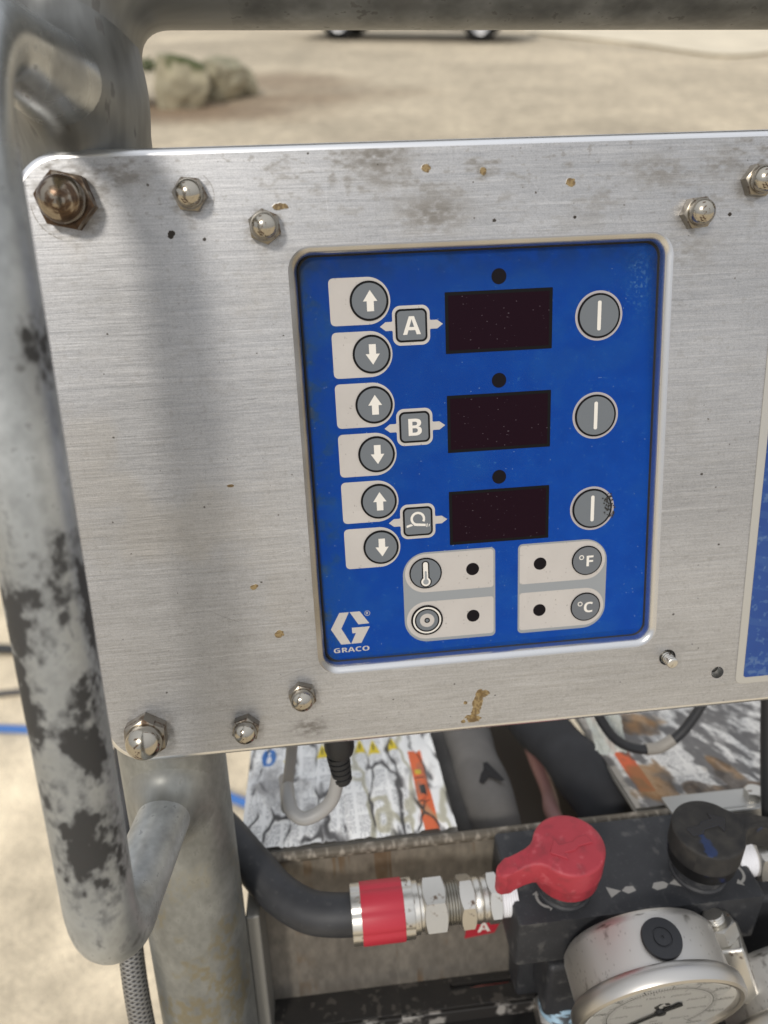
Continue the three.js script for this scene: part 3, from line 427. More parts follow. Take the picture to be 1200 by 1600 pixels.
    if (!k) sub('mode_button', [[ext(circ(x, y, 5.45), 0.3, 0.09, 0.1), W.ring], [disc(x, y, 5, 0.41), W.grey], [flat(rr(x - 1.25, y - 3, x + 1.25, y + 4.4, 1.25), 0.44), W.ring], [disc(x, y - 3, 1.95, 0.445), W.ring], [flat(rr(x - 0.8, y - 3, x + 0.8, y + 4, 0.8), 0.47), W.white], [disc(x, y - 3, 1.55, 0.475), W.white], [disc(x, y - 3, 0.95, 0.5), W.mid], [flat(rr(x - 0.35, y - 3, x + 0.35, y + 0.8, 0.3), 0.505), W.mid]], 'round button with a thermometer symbol');
    else sub('mode_button', [[ext(circ(x, y, 5.45), 0.3, 0.09, 0.1), W.ring], [annulus(x, y, 4.25, 4.8, 0.42), W.white], [disc(x, y, 3.75, 0.42), W.grey], [disc(x, y, 2.45, 0.45), W.patch], [disc(x, y, 0.95, 0.48), W.ring], [disc(x, y, 0.55, 0.5), W.grey]], 'round button with a ringed target symbol');
    const X = 68.4;
    sub('mode_button', [[ext(circ(X, y - 0.05, 5.25), 0.3, 0.09, 0.1), W.ring], [disc(X, y - 0.05, 4.85, 0.41), g2], [word(k ? 'C' : 'F', bold, 3.8, X + 1, y - 0.2, 0.45, 1.1), W.white], [annulus(X - 1.95, y + 1.2, 0.55, 0.85, 0.45), W.white]], k ? 'round grey button marked degrees C' : 'round grey button marked degrees F');
  }
  // maker's emblem and lettering
  sub('emblem', [[flat(poly([[-19.4, -40.8], [-16.25, -35], [-13.05, -35], [-15.9, -40.8], [-13, -46.6], [-16.3, -46.6]]), 0.06), W.patch], [flat(poly([[-12.8, -35], [-9.4, -35], [-6.4, -39.6], [-10.1, -39.7]]), 0.06), W.patch], [flat(poly([[-12.4, -40.75], [-6.3, -40.75], [-9.45, -46.6], [-12.9, -46.6], [-11.1, -42.8], [-12.3, -42.8]]), 0.06), W.patch]], 'pale hexagonal G emblem');
  sub('lettering', [[word('GRACO', bold, 1.75, -12.9, -48.75, 0.06, 1.52), W.patch]]);
  sub('registered_mark', [[annulus(-6.9, -35.9, 0.78, 0.93, 0.06), W.patch], [word('R', bold, 0.9, -6.9, -35.9, 0.06), W.patch]]);
}

// ------------------------------------------------------------------ steel tray and labelled covers behind it
const trayTex = tex(1024, 1024, (u, v) => { const n = fbm(u * 7, v * 7, 800, 5), d = fbm(u * 60, v * 30, 810, 3), dr = sm(0.6, 0.72, fbm(u * 26, v * 2.5, 820, 4)) * sm(0.35, 0.6, n); let c = mix3(rgb(112, 106, 98), rgb(146, 139, 128), n); c = c.map((q) => q * (0.86 + d * 0.26)); return mix3(c, rgb(104, 72, 42), dr * 0.45); }, true);
const trayMat = std(0xffffff, 0.55, 0.45, { map: trayTex });
const darkT = tex(512, 512, (u, v) => { const n = fbm(u * 10, v * 10, 840, 5), k = sm(0.6, 0.75, fbm(u * 30, v * 30, 845, 4)); return mix3(mix3(rgb(34, 33, 32), rgb(52, 49, 46), n), rgb(110, 104, 96), k * 0.5); }, true);
const grimyMat = std(0xffffff, 0.7, 0.1, { map: darkT });
{
  const t = thing('steel_tray', 'grimy grey steel tray behind the coupling, with rust runs and a worn rim', 'tray', MF, [80, -246, -20]);
  part(t, 'back_wall', box(-63, -246, -48, 300, -168, -45, 0.8, 140), trayMat);
  part(t, 'rim', merge([sweep([V3(-63, -167, -46.6), V3(300, -166, -46.6)], 2.4, 16, 20, 60)]), std(0xffffff, 0.6, 0.3, { map: tex(256, 256, (u, v) => { const n = fbm(u * 3, v * 26, 850, 5); return mix3(rgb(104, 97, 86), rgb(158, 150, 138), sm(0.45, 0.75, n)); }, true) }));
  part(t, 'side_flange', box(-62.5, -246, -44.5, -56.8, -176, -25, 1, 140), std(0x83817b, 0.55, 0.4));
  const fl = new THREE.Shape([V2(-63, 44.8), V2(300, 44.8), V2(300, 30), V2(-63, 30)]); const sl = new THREE.Path([V2(24, 41.6), V2(58, 41.6), V2(58, 38.2), V2(24, 38.2)]); fl.holes.push(sl);
  part(t, 'floor', boxUV(new THREE.ExtrudeGeometry(fl, { depth: 2, bevelEnabled: true, bevelSize: 0.5, bevelThickness: 0.5, bevelSegments: 2 }).rotateX(-Math.PI / 2).translate(0, -246, 0), 100), grimyMat);
  part(t, 'front_lip', box(-63, -250, -29.6, 300, -243.6, -27.6, 0.7, 60), std(0xffffff, 0.6, 0.4, { map: tex(256, 256, (u, v) => mix3(rgb(44, 42, 40), rgb(160, 156, 150), sm(0.55, 0.7, fbm(u * 8, v * 8, 860, 5))), true) }));
  part(t, 'under_floor', box(-63, -300, -200, 300, -292, 60, 1), std(0x1a1918, 0.9));
  const hz = thing('red_hose', 'thin red hose running under the slotted tray floor', 'hose', MF, [40, -262, -30]);
  part(hz, 'hose_wall', sweep(curve([[20, -262, -46], [50, -258, -47], [80, -262, -46], [160, -268, -44]], 30), 4, 16), std(0x8f1f28, 0.5));
  const hz2 = thing('red_hose', 'second red hose crossing just in front of the tray lip', 'hose', MF, [40, -270, -5]);
  part(hz2, 'hose_wall', sweep(curve([[44, -300, -30], [45, -275, -22], [46, -262, -16], [47, -268, -4], [49, -300, 4]], 30), 3, 16), std(0x8f1f28, 0.5));
}
function labelTexture(seed, paint, W0, H0) {
  const c = document.createElement('canvas'); c.width = W0; c.height = H0; const x = c.getContext('2d'); paint(x, W0, H0, rng(seed));
  return x.getImageData(0, 0, W0, H0).data;
}
function cellField(u, v, nx, ny, seed) {          // distance to the nearest crease between puckers
  const x = u * nx + (fbm(u * 9, v * 9, seed + 5, 3) - 0.5) * 0.9, y = v * ny + (fbm(u * 9, v * 9, seed + 6, 3) - 0.5) * 0.9, xi = Math.floor(x), yi = Math.floor(y); let a = 9, b = 9;
  for (let j = -1; j < 2; j++) for (let i = -1; i < 2; i++) { const q = Math.hypot(xi + i + 0.15 + 0.7 * hash(xi + i, yi + j, seed) - x, (yi + j + 0.1 + 0.8 * hash(xi + i, yi + j, seed + 1) - y)); if (q < a) { b = a; a = q; } else if (q < b) b = q; }
  return b - a;
}
function labelCover(name, label, x0, x1, z0, z1, y, seed, paint, amp, fieldFn, tint) {
  const Wt = 768, Ht = 768, data = labelTexture(seed, paint, Wt, Ht);
  const t = thing(name, label, 'cover', MF, [(x0 + x1) / 2, y - 3, (z0 + z1) / 2]);
  part(t, 'cover_plate', box(x0, y - 3, z0, x1, y - 0.8, z1, 0.6), std(0x8d8a84, 0.5, 0.5));
  const map = tex(Wt, Ht, (u, v, i, j) => { const k = ((Ht - 1 - j) * Wt + i) * 4; return tint([data[k] / 255, data[k + 1] / 255, data[k + 2] / 255], u, v); }, true, false);
  const nx = 150, nz = 170, g = new THREE.PlaneGeometry(x1 - x0 - 1, z1 - z0 - 1, nx, nz).rotateX(-Math.PI / 2).translate((x0 + x1) / 2, y, (z0 + z1) / 2), p = g.attributes.position, uv = g.attributes.uv;
  for (let i = 0; i < p.count; i++) p.setY(i, y + amp * fieldFn(uv.getX(i), uv.getY(i)));
  g.computeVertexNormals(); part(t, 'warning_label', g, std(0xffffff, 0.55, 0, { map }), 'white warning label, puckered and stained');
}
{
  const hatch = (x, x0, y0, w, h, r, col, pitch = 5) => { x.fillStyle = col; for (let a = x0; a < x0 + w; a += pitch) { let b = y0; const e = y0 + h * (0.55 + 0.45 * r()); while (b < e) { const l = 3 + r() * 12; x.globalAlpha = 0.3 + r() * 0.3; x.fillRect(a, b, pitch * 0.5, l); b += l + 2 + r() * 3; } } x.globalAlpha = 1; };
  labelCover('labelled_cover', 'steel cover with a puckered white warning label and an orange strip, under the panel', -66, 31, -250, -49.5, -165, 900, (x, w, h, r) => {
    x.fillStyle = '#f4f4f2'; x.fillRect(0, 0, w, h);
    const Z = (z) => (z + 250) / 200 * h, X = (q) => (q + 66) / 97 * w;          // z towards the viewer runs down the canvas
    for (let k = 0; k < 9; k++) for (let j = 0; j < 12; j++) hatch(x, X(-64 + k * 8.6), Z(-246 + j * 16.5), w * 0.07, h * 0.075, r, '#55565a');
    x.fillStyle = '#3d78c0'; x.beginPath(); x.arc(X(-56), Z(-117), 30, 0, 7); x.fill(); x.fillStyle = '#e8eaf0'; x.beginPath(); x.arc(X(-56), Z(-117) - 12, 6, 0, 7); x.fill(); x.beginPath(); x.ellipse(X(-56), Z(-117) + 9, 11, 13, 0, 0, 7); x.fill();
    for (const [a, b] of [[-45, -117], [-28, -118], [-8, -119], [-1, -117], [9, -119]]) { const px = X(a), py = Z(b); x.fillStyle = '#e2c92a'; x.beginPath(); x.moveTo(px, py - 26); x.lineTo(px + 26, py + 22); x.lineTo(px - 26, py + 22); x.fill(); x.fillStyle = '#3a3820'; x.fillRect(px - 3, py - 10, 6, 20); }
    x.fillStyle = '#dd6a3c'; x.fillRect(X(16.5), Z(-110), 54, h * 0.31); x.fillStyle = '#e0c12c'; x.fillRect(X(18), Z(-94), 24, 14); x.fillStyle = '#2a2724'; x.fillRect(X(18.5), Z(-82), 22, 26); x.fillRect(X(17), Z(-88), 40, 3); x.fillRect(X(17), Z(-71), 40, 3);
  }, 1.3, (u, v) => sm(0, 0.32, cellField(u, v, 8, 4.6, 905)) * (0.75 + 0.5 * fbm(u * 6, v * 6, 3)), (c, u, v) => {
    const f = cellField(u, v, 8, 4.6, 905), n = fbm(u * 12, v * 12, 911, 4), k = sm(0.16, 0.02, f) * sm(0.4, 0.62, n), m = sm(0.58, 0.76, fbm(u * 7, v * 9, 915, 5)), yel = sm(0.2, 0.05, cellField(u, v, 5, 3, 925)) * sm(0.45, 0.6, u);
    return mix3(mix3(mix3(c, rgb(156, 150, 120), yel * 0.6), rgb(52, 50, 50), k * 0.85), rgb(110, 108, 108), m * 0.5);
  });
  labelCover('labelled_cover', 'steel cover with a scuffed white label and brown foam stains, beside the black hose', 113, 290, -250, -49.5, -165, 930, (x, w, h, r) => {
    x.fillStyle = '#d9d7d3'; x.fillRect(0, 0, w, h);
    for (let k = 0; k < 14; k++) for (let j = 0; j < 10; j++) hatch(x, k * w / 14 + 4, j * h / 10 + 4, w * 0.055, h * 0.085, r, '#6a6a6c', 6);
    x.fillStyle = '#cf5f34'; x.fillRect(w * 0.035, h * 0.62, w * 0.045, h * 0.33); x.fillStyle = '#9b968e'; x.fillRect(0, h * 0.6, w * 0.02, h * 0.4);
  }, 1.6, (u, v) => fbm(u * 22, v * 14, 935, 4) * 0.8, (c, u, v) => {
    const n = fbm(u * 7, v * 7, 940, 5), s = fbm(u * 40 + v * 10, v * 22, 945, 4), x = 113 + u * 177, z = -250 + (1 - v) * 200.5;
    let k = 0; for (const [a, b, ra, rb] of [[138, -114, 18, 11], [166, -74, 8, 13], [175, -54, 34, 4], [128, -62, 9, 15], [146, -58, 6, 5], [215, -90, 14, 10]]) k = Math.max(k, sm(1.15, 0.8, Math.hypot((x - a) / ra, (z - b) / rb) + (n - 0.5) * 1.8 + (s - 0.5) * 0.9));
    c = mix3(c, rgb(70, 68, 68), sm(0.46, 0.6, s * 0.6 + n * 0.45) * 0.75); return mix3(c, mix3(rgb(58, 48, 40), rgb(138, 98, 54), sm(0.3, 0.7, fbm(u * 14, v * 14, 950, 4))), k * mix(0.6, 0.95, s));
  });
}
{
  const t = thing('bare_bracket', 'bare aluminium bracket behind the black valve handle, below the stained label', 'bracket', MF, [150, -166, -48]);
  part(t, 'angle', merge([box(127, -165.2, -54, 176, -162.8, -42, 0.7), box(127, -176, -42.2, 176, -163, -40, 0.7)]), std(0xb9b8b4, 0.4, 0.7));
  part(t, 'bolt', orient(hex(8, 4), [168, -162.8, -47], [0, 1, 0]), zincMat);
}
// insulated hoses between the two covers
{
  const sleeve = (seed, a, b) => { const m = tex(256, 512, (u, v) => { const n = fbm(u * 6, v * 14, seed, 5), w = 0.5 + 0.5 * Math.sin(v * 900 + Math.sin(u * 6.283) * 4); return mix3(a, b, cl(n * 0.85 + w * 0.06 + (hash(u * 256 | 0, v * 512 | 0, seed) - 0.5) * 0.1)); }, true); return std(0xffffff, 0.85, 0, { map: m, bumpMap: m, bumpScale: 0.0015 }); };
  const mk = (name, label, pts, r, mat, cat = 'hose') => { const t = thing(name, label, cat, MF, pts[pts.length - 1]); part(t, 'sleeve', sweep(curve(pts, 60), typeof r === 'function' ? r : (s, l) => r * (1 + 0.05 * Math.sin(l * 0.13)), 36, 80, 160), mat); return t; };
  mk('insulated_hose', 'dark grey insulated hose next to the orange strip of the label', [[35, -184, -300], [35, -184, -150], [36, -184, -90], [37, -188, -70], [39, -215, -60]], 11, sleeve(960, rgb(62, 60, 58), rgb(92, 90, 88)));
  const b = mk('insulated_hose', 'lighter grey insulated hose with a torn black spot', [[53, -181, -300], [53, -181, -150], [52, -181, -90], [52, -184, -72], [52, -215, -63]], 14.5, sleeve(970, rgb(84, 82, 80), rgb(116, 113, 110)));
  { // torn spot: an arrowhead shaped gap of dark foam lying on the round of the hose
    const sh = poly([[-4.8, -4.2], [-1, -1.6], [4.2, -4], [6, -3], [3.2, 1], [0.6, 5.6], [-1.4, 5.4], [-4.6, -0.8], [-6, -2.8]]), g = new THREE.ExtrudeGeometry(sh, { depth: 0.5, bevelEnabled: true, bevelSize: 0.3, bevelThickness: 0.2, bevelSegments: 1 }), p = g.attributes.position;
    for (let i = 0; i < p.count; i++) { const a = p.getX(i) / 14.5, R = 14.9 + p.getZ(i) * 0.4; p.setXYZ(i, 54.5 + Math.sin(a) * R, -180.6 + Math.cos(a) * R, -88 - p.getY(i) * 1.5); } g.computeVertexNormals(); part(b, 'torn_spot', g, std(0x1c1b1d, 0.9));
  }
  mk('black_hose', 'thick black rubber hose bending down between the covers', [[90, -184, -300], [94, -182, -170], [101, -178, -125], [106, -178, -92], [109, -184, -72], [110, -215, -62]], 14.5, sleeve(980, rgb(34, 35, 38), rgb(58, 59, 63)));
  mk('pink_tube', 'thin dull pink tube beside the black hose', [[98, -200, -200], [92, -198, -110], [86, -190, -85], [85, -189, -66], [87, -220, -55]], 4, std(0x8f6a66, 0.6), 'tube');
  const t = thing('gap_floor', 'dull brown steel floor of the gap below the hoses', 'floor plate', MF, [72, -206, -150]);
  part(t, 'plate', box(28, -226, -250, 118, -223, -50, 0.6), std(0x5b544c, 0.7, 0.2));
}
// ------------------------------------------------------------------ cables and connectors
const rubberT = tex(256, 512, (u, v) => { const n = fbm(u * 8, v * 20, 1000, 5), k = sm(0.66, 0.8, fbm(u * 20, v * 50, 1010, 4)); return mix3(mix3(rgb(36, 37, 40), rgb(56, 57, 60), n), rgb(110, 108, 104), k * 0.22); }, true);
const rubber = std(0xffffff, 0.55, 0, { map: rubberT });
const greyCable = std(0x9b9a98, 0.45), blackCable = std(0x2a2b2c, 0.5), blueHose = std(0x3a6fb5, 0.45);
{
  const t = thing('keypad_cable', 'grey cable hooking out of a black connector under the panel edge', 'cable', MF, [-20, -130, -25]);
  part(t, 'cable_sheath', sweep(curve([[-20.5, -112, -25], [-21.6, -118, -25], [-24, -124.5, -25], [-29.5, -129.6, -25], [-35.5, -131.2, -25], [-39.5, -129.2, -27], [-41, -127, -32], [-41.5, -127, -40]], 60), 2.7, 24), greyCable);
  const plug = part(t, 'connector', lathe([[0, 0], [5.4, 0], [5.8, -1], [5.8, -9], [5, -11.5], [4.3, -12], [0, -12]], [-19.6, -92, -25], [-0.04, 1, 0.02], 32), std(0x1d1e20, 0.5));
  const pr = [[0, 0]]; for (let k = 0; k < 5; k++) pr.push([4.5 - k * 0.18, -k * 2.4], [4.5 - k * 0.18, -k * 2.4 - 1.5], [3.9 - k * 0.15, -k * 2.4 - 1.6], [3.9 - k * 0.15, -k * 2.4 - 2.3]); pr.push([3, -12.5], [0, -12.5]);
  part(plug, 'strain_relief', lathe(pr, [-20, -104, -25], [-0.1, 1, 0], 32), std(0x1a1b1d, 0.55));
  const s = thing('grey_cable', 'straight grey cable hanging behind the connector over the white label', 'cable', MF, [-42, -150, -52]);
  part(s, 'cable_sheath', sweep(curve([[-37, -88, -42], [-39, -115, -50], [-41.8, -131, -50], [-43.5, -142, -50], [-44.5, -152, -60], [-47, -158, -90]], 50), 2.4, 20), std(0x8d8b88, 0.5));
  const l = thing('drooping_cable', 'dark cable drooping in a loop over the stained label', 'cable', MF, [125, -148, -70]);
  part(l, 'cable_sheath', sweep(curve([[94, -95, -66], [98.7, -117, -70], [104, -131, -70], [112, -142, -70], [122, -147.5, -70], [133, -148, -70], [142, -142.5, -70], [149, -133, -70], [155, -121, -70], [164, -95, -66]], 70), 2.3, 20), rubber);
  part(l, 'tape_wrap', sweep(curve([[126, -148.3, -70], [133, -148, -70], [139.5, -144.3, -70]], 12), 2.8, 20), std(0x9a958d, 0.5));
  const v = thing('black_cable', 'upright black cable at the edge of the stained label', 'cable', MF, [160, -150, -30]);
  part(v, 'cable_sheath', sweep(curve([[155, -70, -34], [157.5, -97.5, -30], [159.5, -118, -30], [163.5, -154, -30], [172, -190, -34]], 30), 3, 20), blackCable);
  // a scrap of crumpled plastic film caught at the hose
  const sc = thing('plastic_scrap', 'crumpled scrap of clear white plastic caught beside the black hose', 'scrap', MF, [113, -150, -82]);
  const g = new THREE.PlaneGeometry(17, 20, 26, 26).rotateX(-1.0), p = g.attributes.position; for (let i = 0; i < p.count; i++) { const x = p.getX(i), y = p.getY(i); p.setXYZ(i, x + 3 * (fbm(x * 0.3, y * 0.3 + 9, 1100) - 0.5), y + 9 * (fbm(x * 0.25 + 4, y * 0.25, 1105, 4) - 0.5), p.getZ(i) + 8 * (fbm(x * 0.25, y * 0.25 + 30, 1110, 4) - 0.5)); }
  g.computeVertexNormals(); part(sc, 'film', g.translate(113, -147, -84), phy(0xcfd3cc, 0.25, 0, { transmission: 0.3, thickness: 0 }));
}
// main hose with its threaded coupling, running into the valve block
{
  const cy = -172.5, cz = -16.5, t = thing('hose_coupling', 'black hose ending in a zinc coupling with red tape, screwed into the valve block', 'hose', MF, [-19, -184, -16]), X = [1, 0, 0];
  part(t, 'hose', sweep(curve([[-17, cy, cz], [-26, cy, cz - 1], [-36, -172.8, -21], [-48, -171, -30], [-60, -165, -43], [-74, -157, -58], [-95, -148, -74], [-130, -138, -86]], 80), 8.2, 36, 60, 120), rubber);
  const fer = []; for (let k = 0; k <= 96; k++) { const a = k / 96 * 2 * Math.PI, f = 11.5 - 0.5 * Math.pow(Math.abs(Math.cos(a * 4)), 10); fer.push(V2(Math.cos(a) * f, Math.sin(a) * f)); }
  const eg = (x0, x1, s) => new THREE.ExtrudeGeometry(new THREE.Shape(fer.map((p) => p.clone().multiplyScalar(s))), { depth: x1 - x0 - 0.8, bevelEnabled: true, bevelSize: 0.4, bevelThickness: 0.4, bevelSegments: 2, bevelOffset: -0.4 }).rotateY(Math.PI / 2).translate(x0 + 0.4, cy, cz);
  part(t, 'ferrule', boxUV(toCreasedNormals(eg(-19.3, 5.5, 1), 0.5), 40), zincMat);
  part(t, 'red_tape', toCreasedNormals(eg(-15.4, 1.6, 1.035), 0.5), std(0xb02a3a, 0.5), 'red tape band round the ferrule');
  part(t, 'shoulder', lathe([[0, 0], [10, 0], [10, 2.5], [9, 3], [9, 4.5], [0, 4.5]], [5.2, cy, cz], X), zincMat);
  const hx = (x, af, l, turn) => part(t, 'hex_nut', orient(hex(af, l, true, true).rotateY(turn), [x, cy, cz], X), zincMat);
  hx(9.3, 20, 9.4, 0.25);
  part(t, 'thread', orient(toCreasedNormals(new THREE.LatheGeometry(threadProfile(8.2, 0, 7, 1.15, 0.6).map((p) => V2(Math.max(p[0], 0.001), p[1])), 40), 0.3), [18.5, cy, cz], X), std(0xa9a69e, 0.4, 1));
  hx(24, 18.2, 6.3, 0.55);
  part(t, 'collar', lathe([[0, 0], [8.2, 0], [8.7, 0.8], [8.7, 2.4], [7.8, 3], [8.5, 3.6], [8.5, 5.4], [0, 5.4]], [30.3, cy, cz], X), zincMat);
  hx(35.8, 17.4, 5.2, 0.1);
  part(t, 'sealing_tape', orient(toCreasedNormals(new THREE.LatheGeometry(threadProfile(7.6, 0, 6.5, 1, 0.35).map((p) => V2(Math.max(p[0], 0.001), p[1])), 36), 0.3), [41, cy, cz], X), std(0xe9e9ec, 0.5), 'white sealing tape on the thread');
  const tag = thing('letter_tag', 'small red tag with a white letter A below the coupling', 'tag', MF, [38, -206, -44]);
  part(tag, 'tag_sheet', ext(poly([[32, -221], [46, -219.5], [51, -209.5], [34, -210.5]]), 0.5, -44.8, 0.1), std(0xa5202f, 0.5));
  part(tag, 'letter', word('A', bold, 5, 41, -215.6, -44.1, 1.3), W.white);
}
// ------------------------------------------------------------------ valve block with two valves (axes of the tipped block)
const blockT = tex(512, 512, (u, v) => { const n = fbm(u * 6, v * 6, 1200, 5), k = sm(0.6, 0.78, fbm(u * 14, v * 14, 1210, 5)), s = sm(0.82, 0.9, vn(u * 120, v * 120, 1215)) * 0.2; return mix3(mix3(rgb(38, 39, 42), rgb(54, 55, 58), n), rgb(112, 110, 106), Math.max(k * 0.45, s)); }, true);
const blockMat = std(0xffffff, 0.55, 0.05, { map: blockT, bumpMap: blockT, bumpScale: 0.0006 });
{
  const t = thing('valve_block', 'black valve block carrying a red and a black valve handle', 'valve block', QF, [50, -30, -20]);
  const prof = new THREE.Shape([V2(0, 0), V2(42, 0), V2(42, -30), V2(3, -30), V2(0, -26)]);
  const body = new THREE.ExtrudeGeometry(prof, { depth: 98, bevelEnabled: true, bevelSize: 1.6, bevelThickness: 1.6, bevelOffset: -1.6, bevelSegments: 3 }).rotateY(Math.PI / 2).translate(1.6, 0, 0);
  part(t, 'block', boxUV(toCreasedNormals(body, 0.4), 70), blockMat);
  part(t, 'lower_block', box(8, -90, -40, 92, -30.2, -16, 2, 70), blockMat);
  part(t, 'port_boss', box(14.5, -66, -18, 35, -30.3, 1, 2.5, 70), blockMat);
  part(t, 'rear_bracket', box(95, -70, -30, 150, -22, -12, 3, 70), blockMat);
  const knob = (x, z, col, dir, len, name, label, mats, skirtMat) => {
    part(t, 'valve_collar', lathe([[0, 0], [11.2, 0], [11.2, 1.2], [10.6, 2], [10.4, 9], [0, 9]], [x, 0.05, z], [0, 1, 0]), blockMat);
    const sh = new THREE.Shape(), n = 40, R = 14, a0 = 0.5; const pts = [];
    for (let i = 0; i <= n; i++) { const a = a0 + i / n * (2 * Math.PI - 2 * a0); pts.push(V2(Math.cos(a) * R, Math.sin(a) * R)); }
    const lower = [[12.4, -6.6], [14.2, -5], [16.5, -4.1], [20, -3.7], [len - 3, -3.4]], up = lower.map((p) => [p[0], -p[1]]).reverse();
    lower.forEach((p) => pts.push(V2(...p))); for (let i = 0; i <= 10; i++) { const a = -Math.PI / 2 + i / 10 * Math.PI; pts.push(V2(len - 3.4 + 3.4 * Math.cos(a), 3.4 * Math.sin(a))); } up.forEach((p) => pts.push(V2(...p)));
    const cap = new THREE.ExtrudeGeometry(new THREE.Shape(pts), { depth: 9, bevelEnabled: true, bevelSize: 1.3, bevelThickness: 1.3, bevelOffset: -1.3, bevelSegments: 4, curveSegments: 8 }), p = cap.attributes.position;
    for (let i = 0; i < p.count; i++) { const d = Math.max(0, p.getX(i) - 9); p.setZ(i, p.getZ(i) - d * d * 0.013); }      // the lever droops
    cap.computeVertexNormals(); const place = (g) => g.rotateX(-Math.PI / 2).rotateY(dir).translate(x, 15.7, z);
    const skirt = lathe([[0, -7.2], [12.7, -7.2], [13.2, -6.4], [13.9, 6], [0, 6]], [0, 0, 0], [0, 0, 1]);
    const h = part(t, name, boxUV(place(toCreasedNormals(clean(cap), 0.7)), 50), mats, label);
    part(h, 'skirt', boxUV(place(skirt), 50), skirtMat ?? mats);
    const ar = (g) => place(g);
    const arrow = [[-9, 2.2], [-3, 2.2], [-1, 3.4], [3.5, 3.4], [3.5, 6.2], [9, 1.8], [4.6, -3.4], [4, -0.4], [-2, -0.4], [-4, -1.8], [-8.4, -1.8]];
    part(h, 'raised_arrow', place(ext(poly(arrow), 0.55, 10.2, 0.3)), mats);
    return h;
  };
  const redT = tex(256, 256, (u, v) => { const n = fbm(u * 9, v * 9, 1300, 4), k = sm(0.66, 0.8, fbm(u * 20, v * 20, 1310, 4)); return mix3(mix3(mix3(rgb(154, 44, 56), rgb(174, 58, 68), n), rgb(192, 104, 108), k * 0.4), rgb(104, 42, 46), 0.3 * sm(0.5, 0.8, fbm(u * 13, v * 13, 1315, 5))); }, true);
  const blkT = tex(256, 256, (u, v) => { const n = fbm(u * 7, v * 7, 1320, 4), k = sm(0.58, 0.7, fbm(u * 5 + 3, v * 5, 1333, 4)); return mix3(mix3(rgb(16, 16, 18), rgb(36, 35, 34), n), rgb(24, 40, 100), k * 0.7); }, true);
  const dustyT = tex(256, 256, (u, v) => { const n = fbm(u * 9, v * 9, 1340, 5); return mix3(mix3(rgb(30, 30, 32), rgb(70, 67, 62), n), rgb(40, 60, 112), sm(0.68, 0.76, fbm(u * 6, v * 6, 1350, 4)) * 0.6); }, true);
  knob(22, -14, 0, Math.PI + 0.16, 30, 'valve_handle', 'red valve handle, its lever towards the hose coupling', std(0xffffff, 0.55, 0, { map: redT }));
  knob(79, -14, 0, 0.16, 46, 'valve_handle', 'black valve handle with traces of blue paint', phy(0xffffff, 0.6, 0, { map: dustyT, specularIntensity: 0.5 }), phy(0xffffff, 0.55, 0, { map: blkT, specularIntensity: 0.4 }));
  // printed marks near the front edge
  const mk = std(0x8e8c88, 0.65), mz = (list, name) => part(t, name, merge(list.map((s) => flat(s, 0.06).rotateX(-Math.PI / 2))), mk);
  mz([poly([[39, 11.6], [44.5, 9.2], [39.6, 6.8]]), poly([[44.8, 9.2], [47, 10.8], [50, 10.6], [50.6, 8.6], [47, 7.6]])], 'valve_symbol');
  mz([poly([[57.4, 9], [59, 11], [63, 11.2], [64.6, 9.8], [63, 8.2], [59, 7.6]]), poly([[65, 9.8], [69.6, 12.4], [70, 7.8]])], 'valve_symbol');
  const curl = (cx, cy, a0, r) => { const s = []; for (let i = 0; i <= 12; i++) { const a = a0 + i / 12 * 1.7; s.push([cx + r * Math.cos(a), cy + r * Math.sin(a)]); } for (let i = 12; i >= 0; i--) { const a = a0 + i / 12 * 1.7; s.push([cx + (r - 1.1) * Math.cos(a), cy + (r - 1.1) * Math.sin(a)]); } const tip = (a, d) => poly([[cx + (r - 2.2) * Math.cos(a), cy + (r - 2.2) * Math.sin(a)], [cx + (r + 1.2) * Math.cos(a), cy + (r + 1.2) * Math.sin(a)], [cx + (r - 0.5) * Math.cos(a + d), cy + (r - 0.5) * Math.sin(a + d)]]); return [poly(s), tip(a0, -0.5), tip(a0 + 1.7, 0.5)]; };
  mz(curl(14.5, 10.5, 2.9, 5), 'rotation_arrow'); mz(curl(92.5, 11, -1.2, 5), 'rotation_arrow');
  const R = thing('outlet_fitting', 'zinc fitting with white sealing tape on the far end of the valve block', 'fitting', QF, [100, -4, -20]), X = [1, 0, 0];
  part(R, 'sealing_tape', orient(toCreasedNormals(new THREE.LatheGeometry(threadProfile(7.6, 0, 8, 1, 0.35).map((p) => V2(Math.max(p[0], 0.001), p[1])), 36), 0.3), [98, -4, -20], X), std(0xe9e9ec, 0.5));
  part(R, 'hex_nut', orient(hex(17.5, 6, true, true).rotateY(0.3), [106, -4, -20], X), zincMat);
  part(R, 'thread', lathe([[0, 0], [8, 0], [8, 10], [0, 10]], [112, -4, -20], X), zincMat);
}
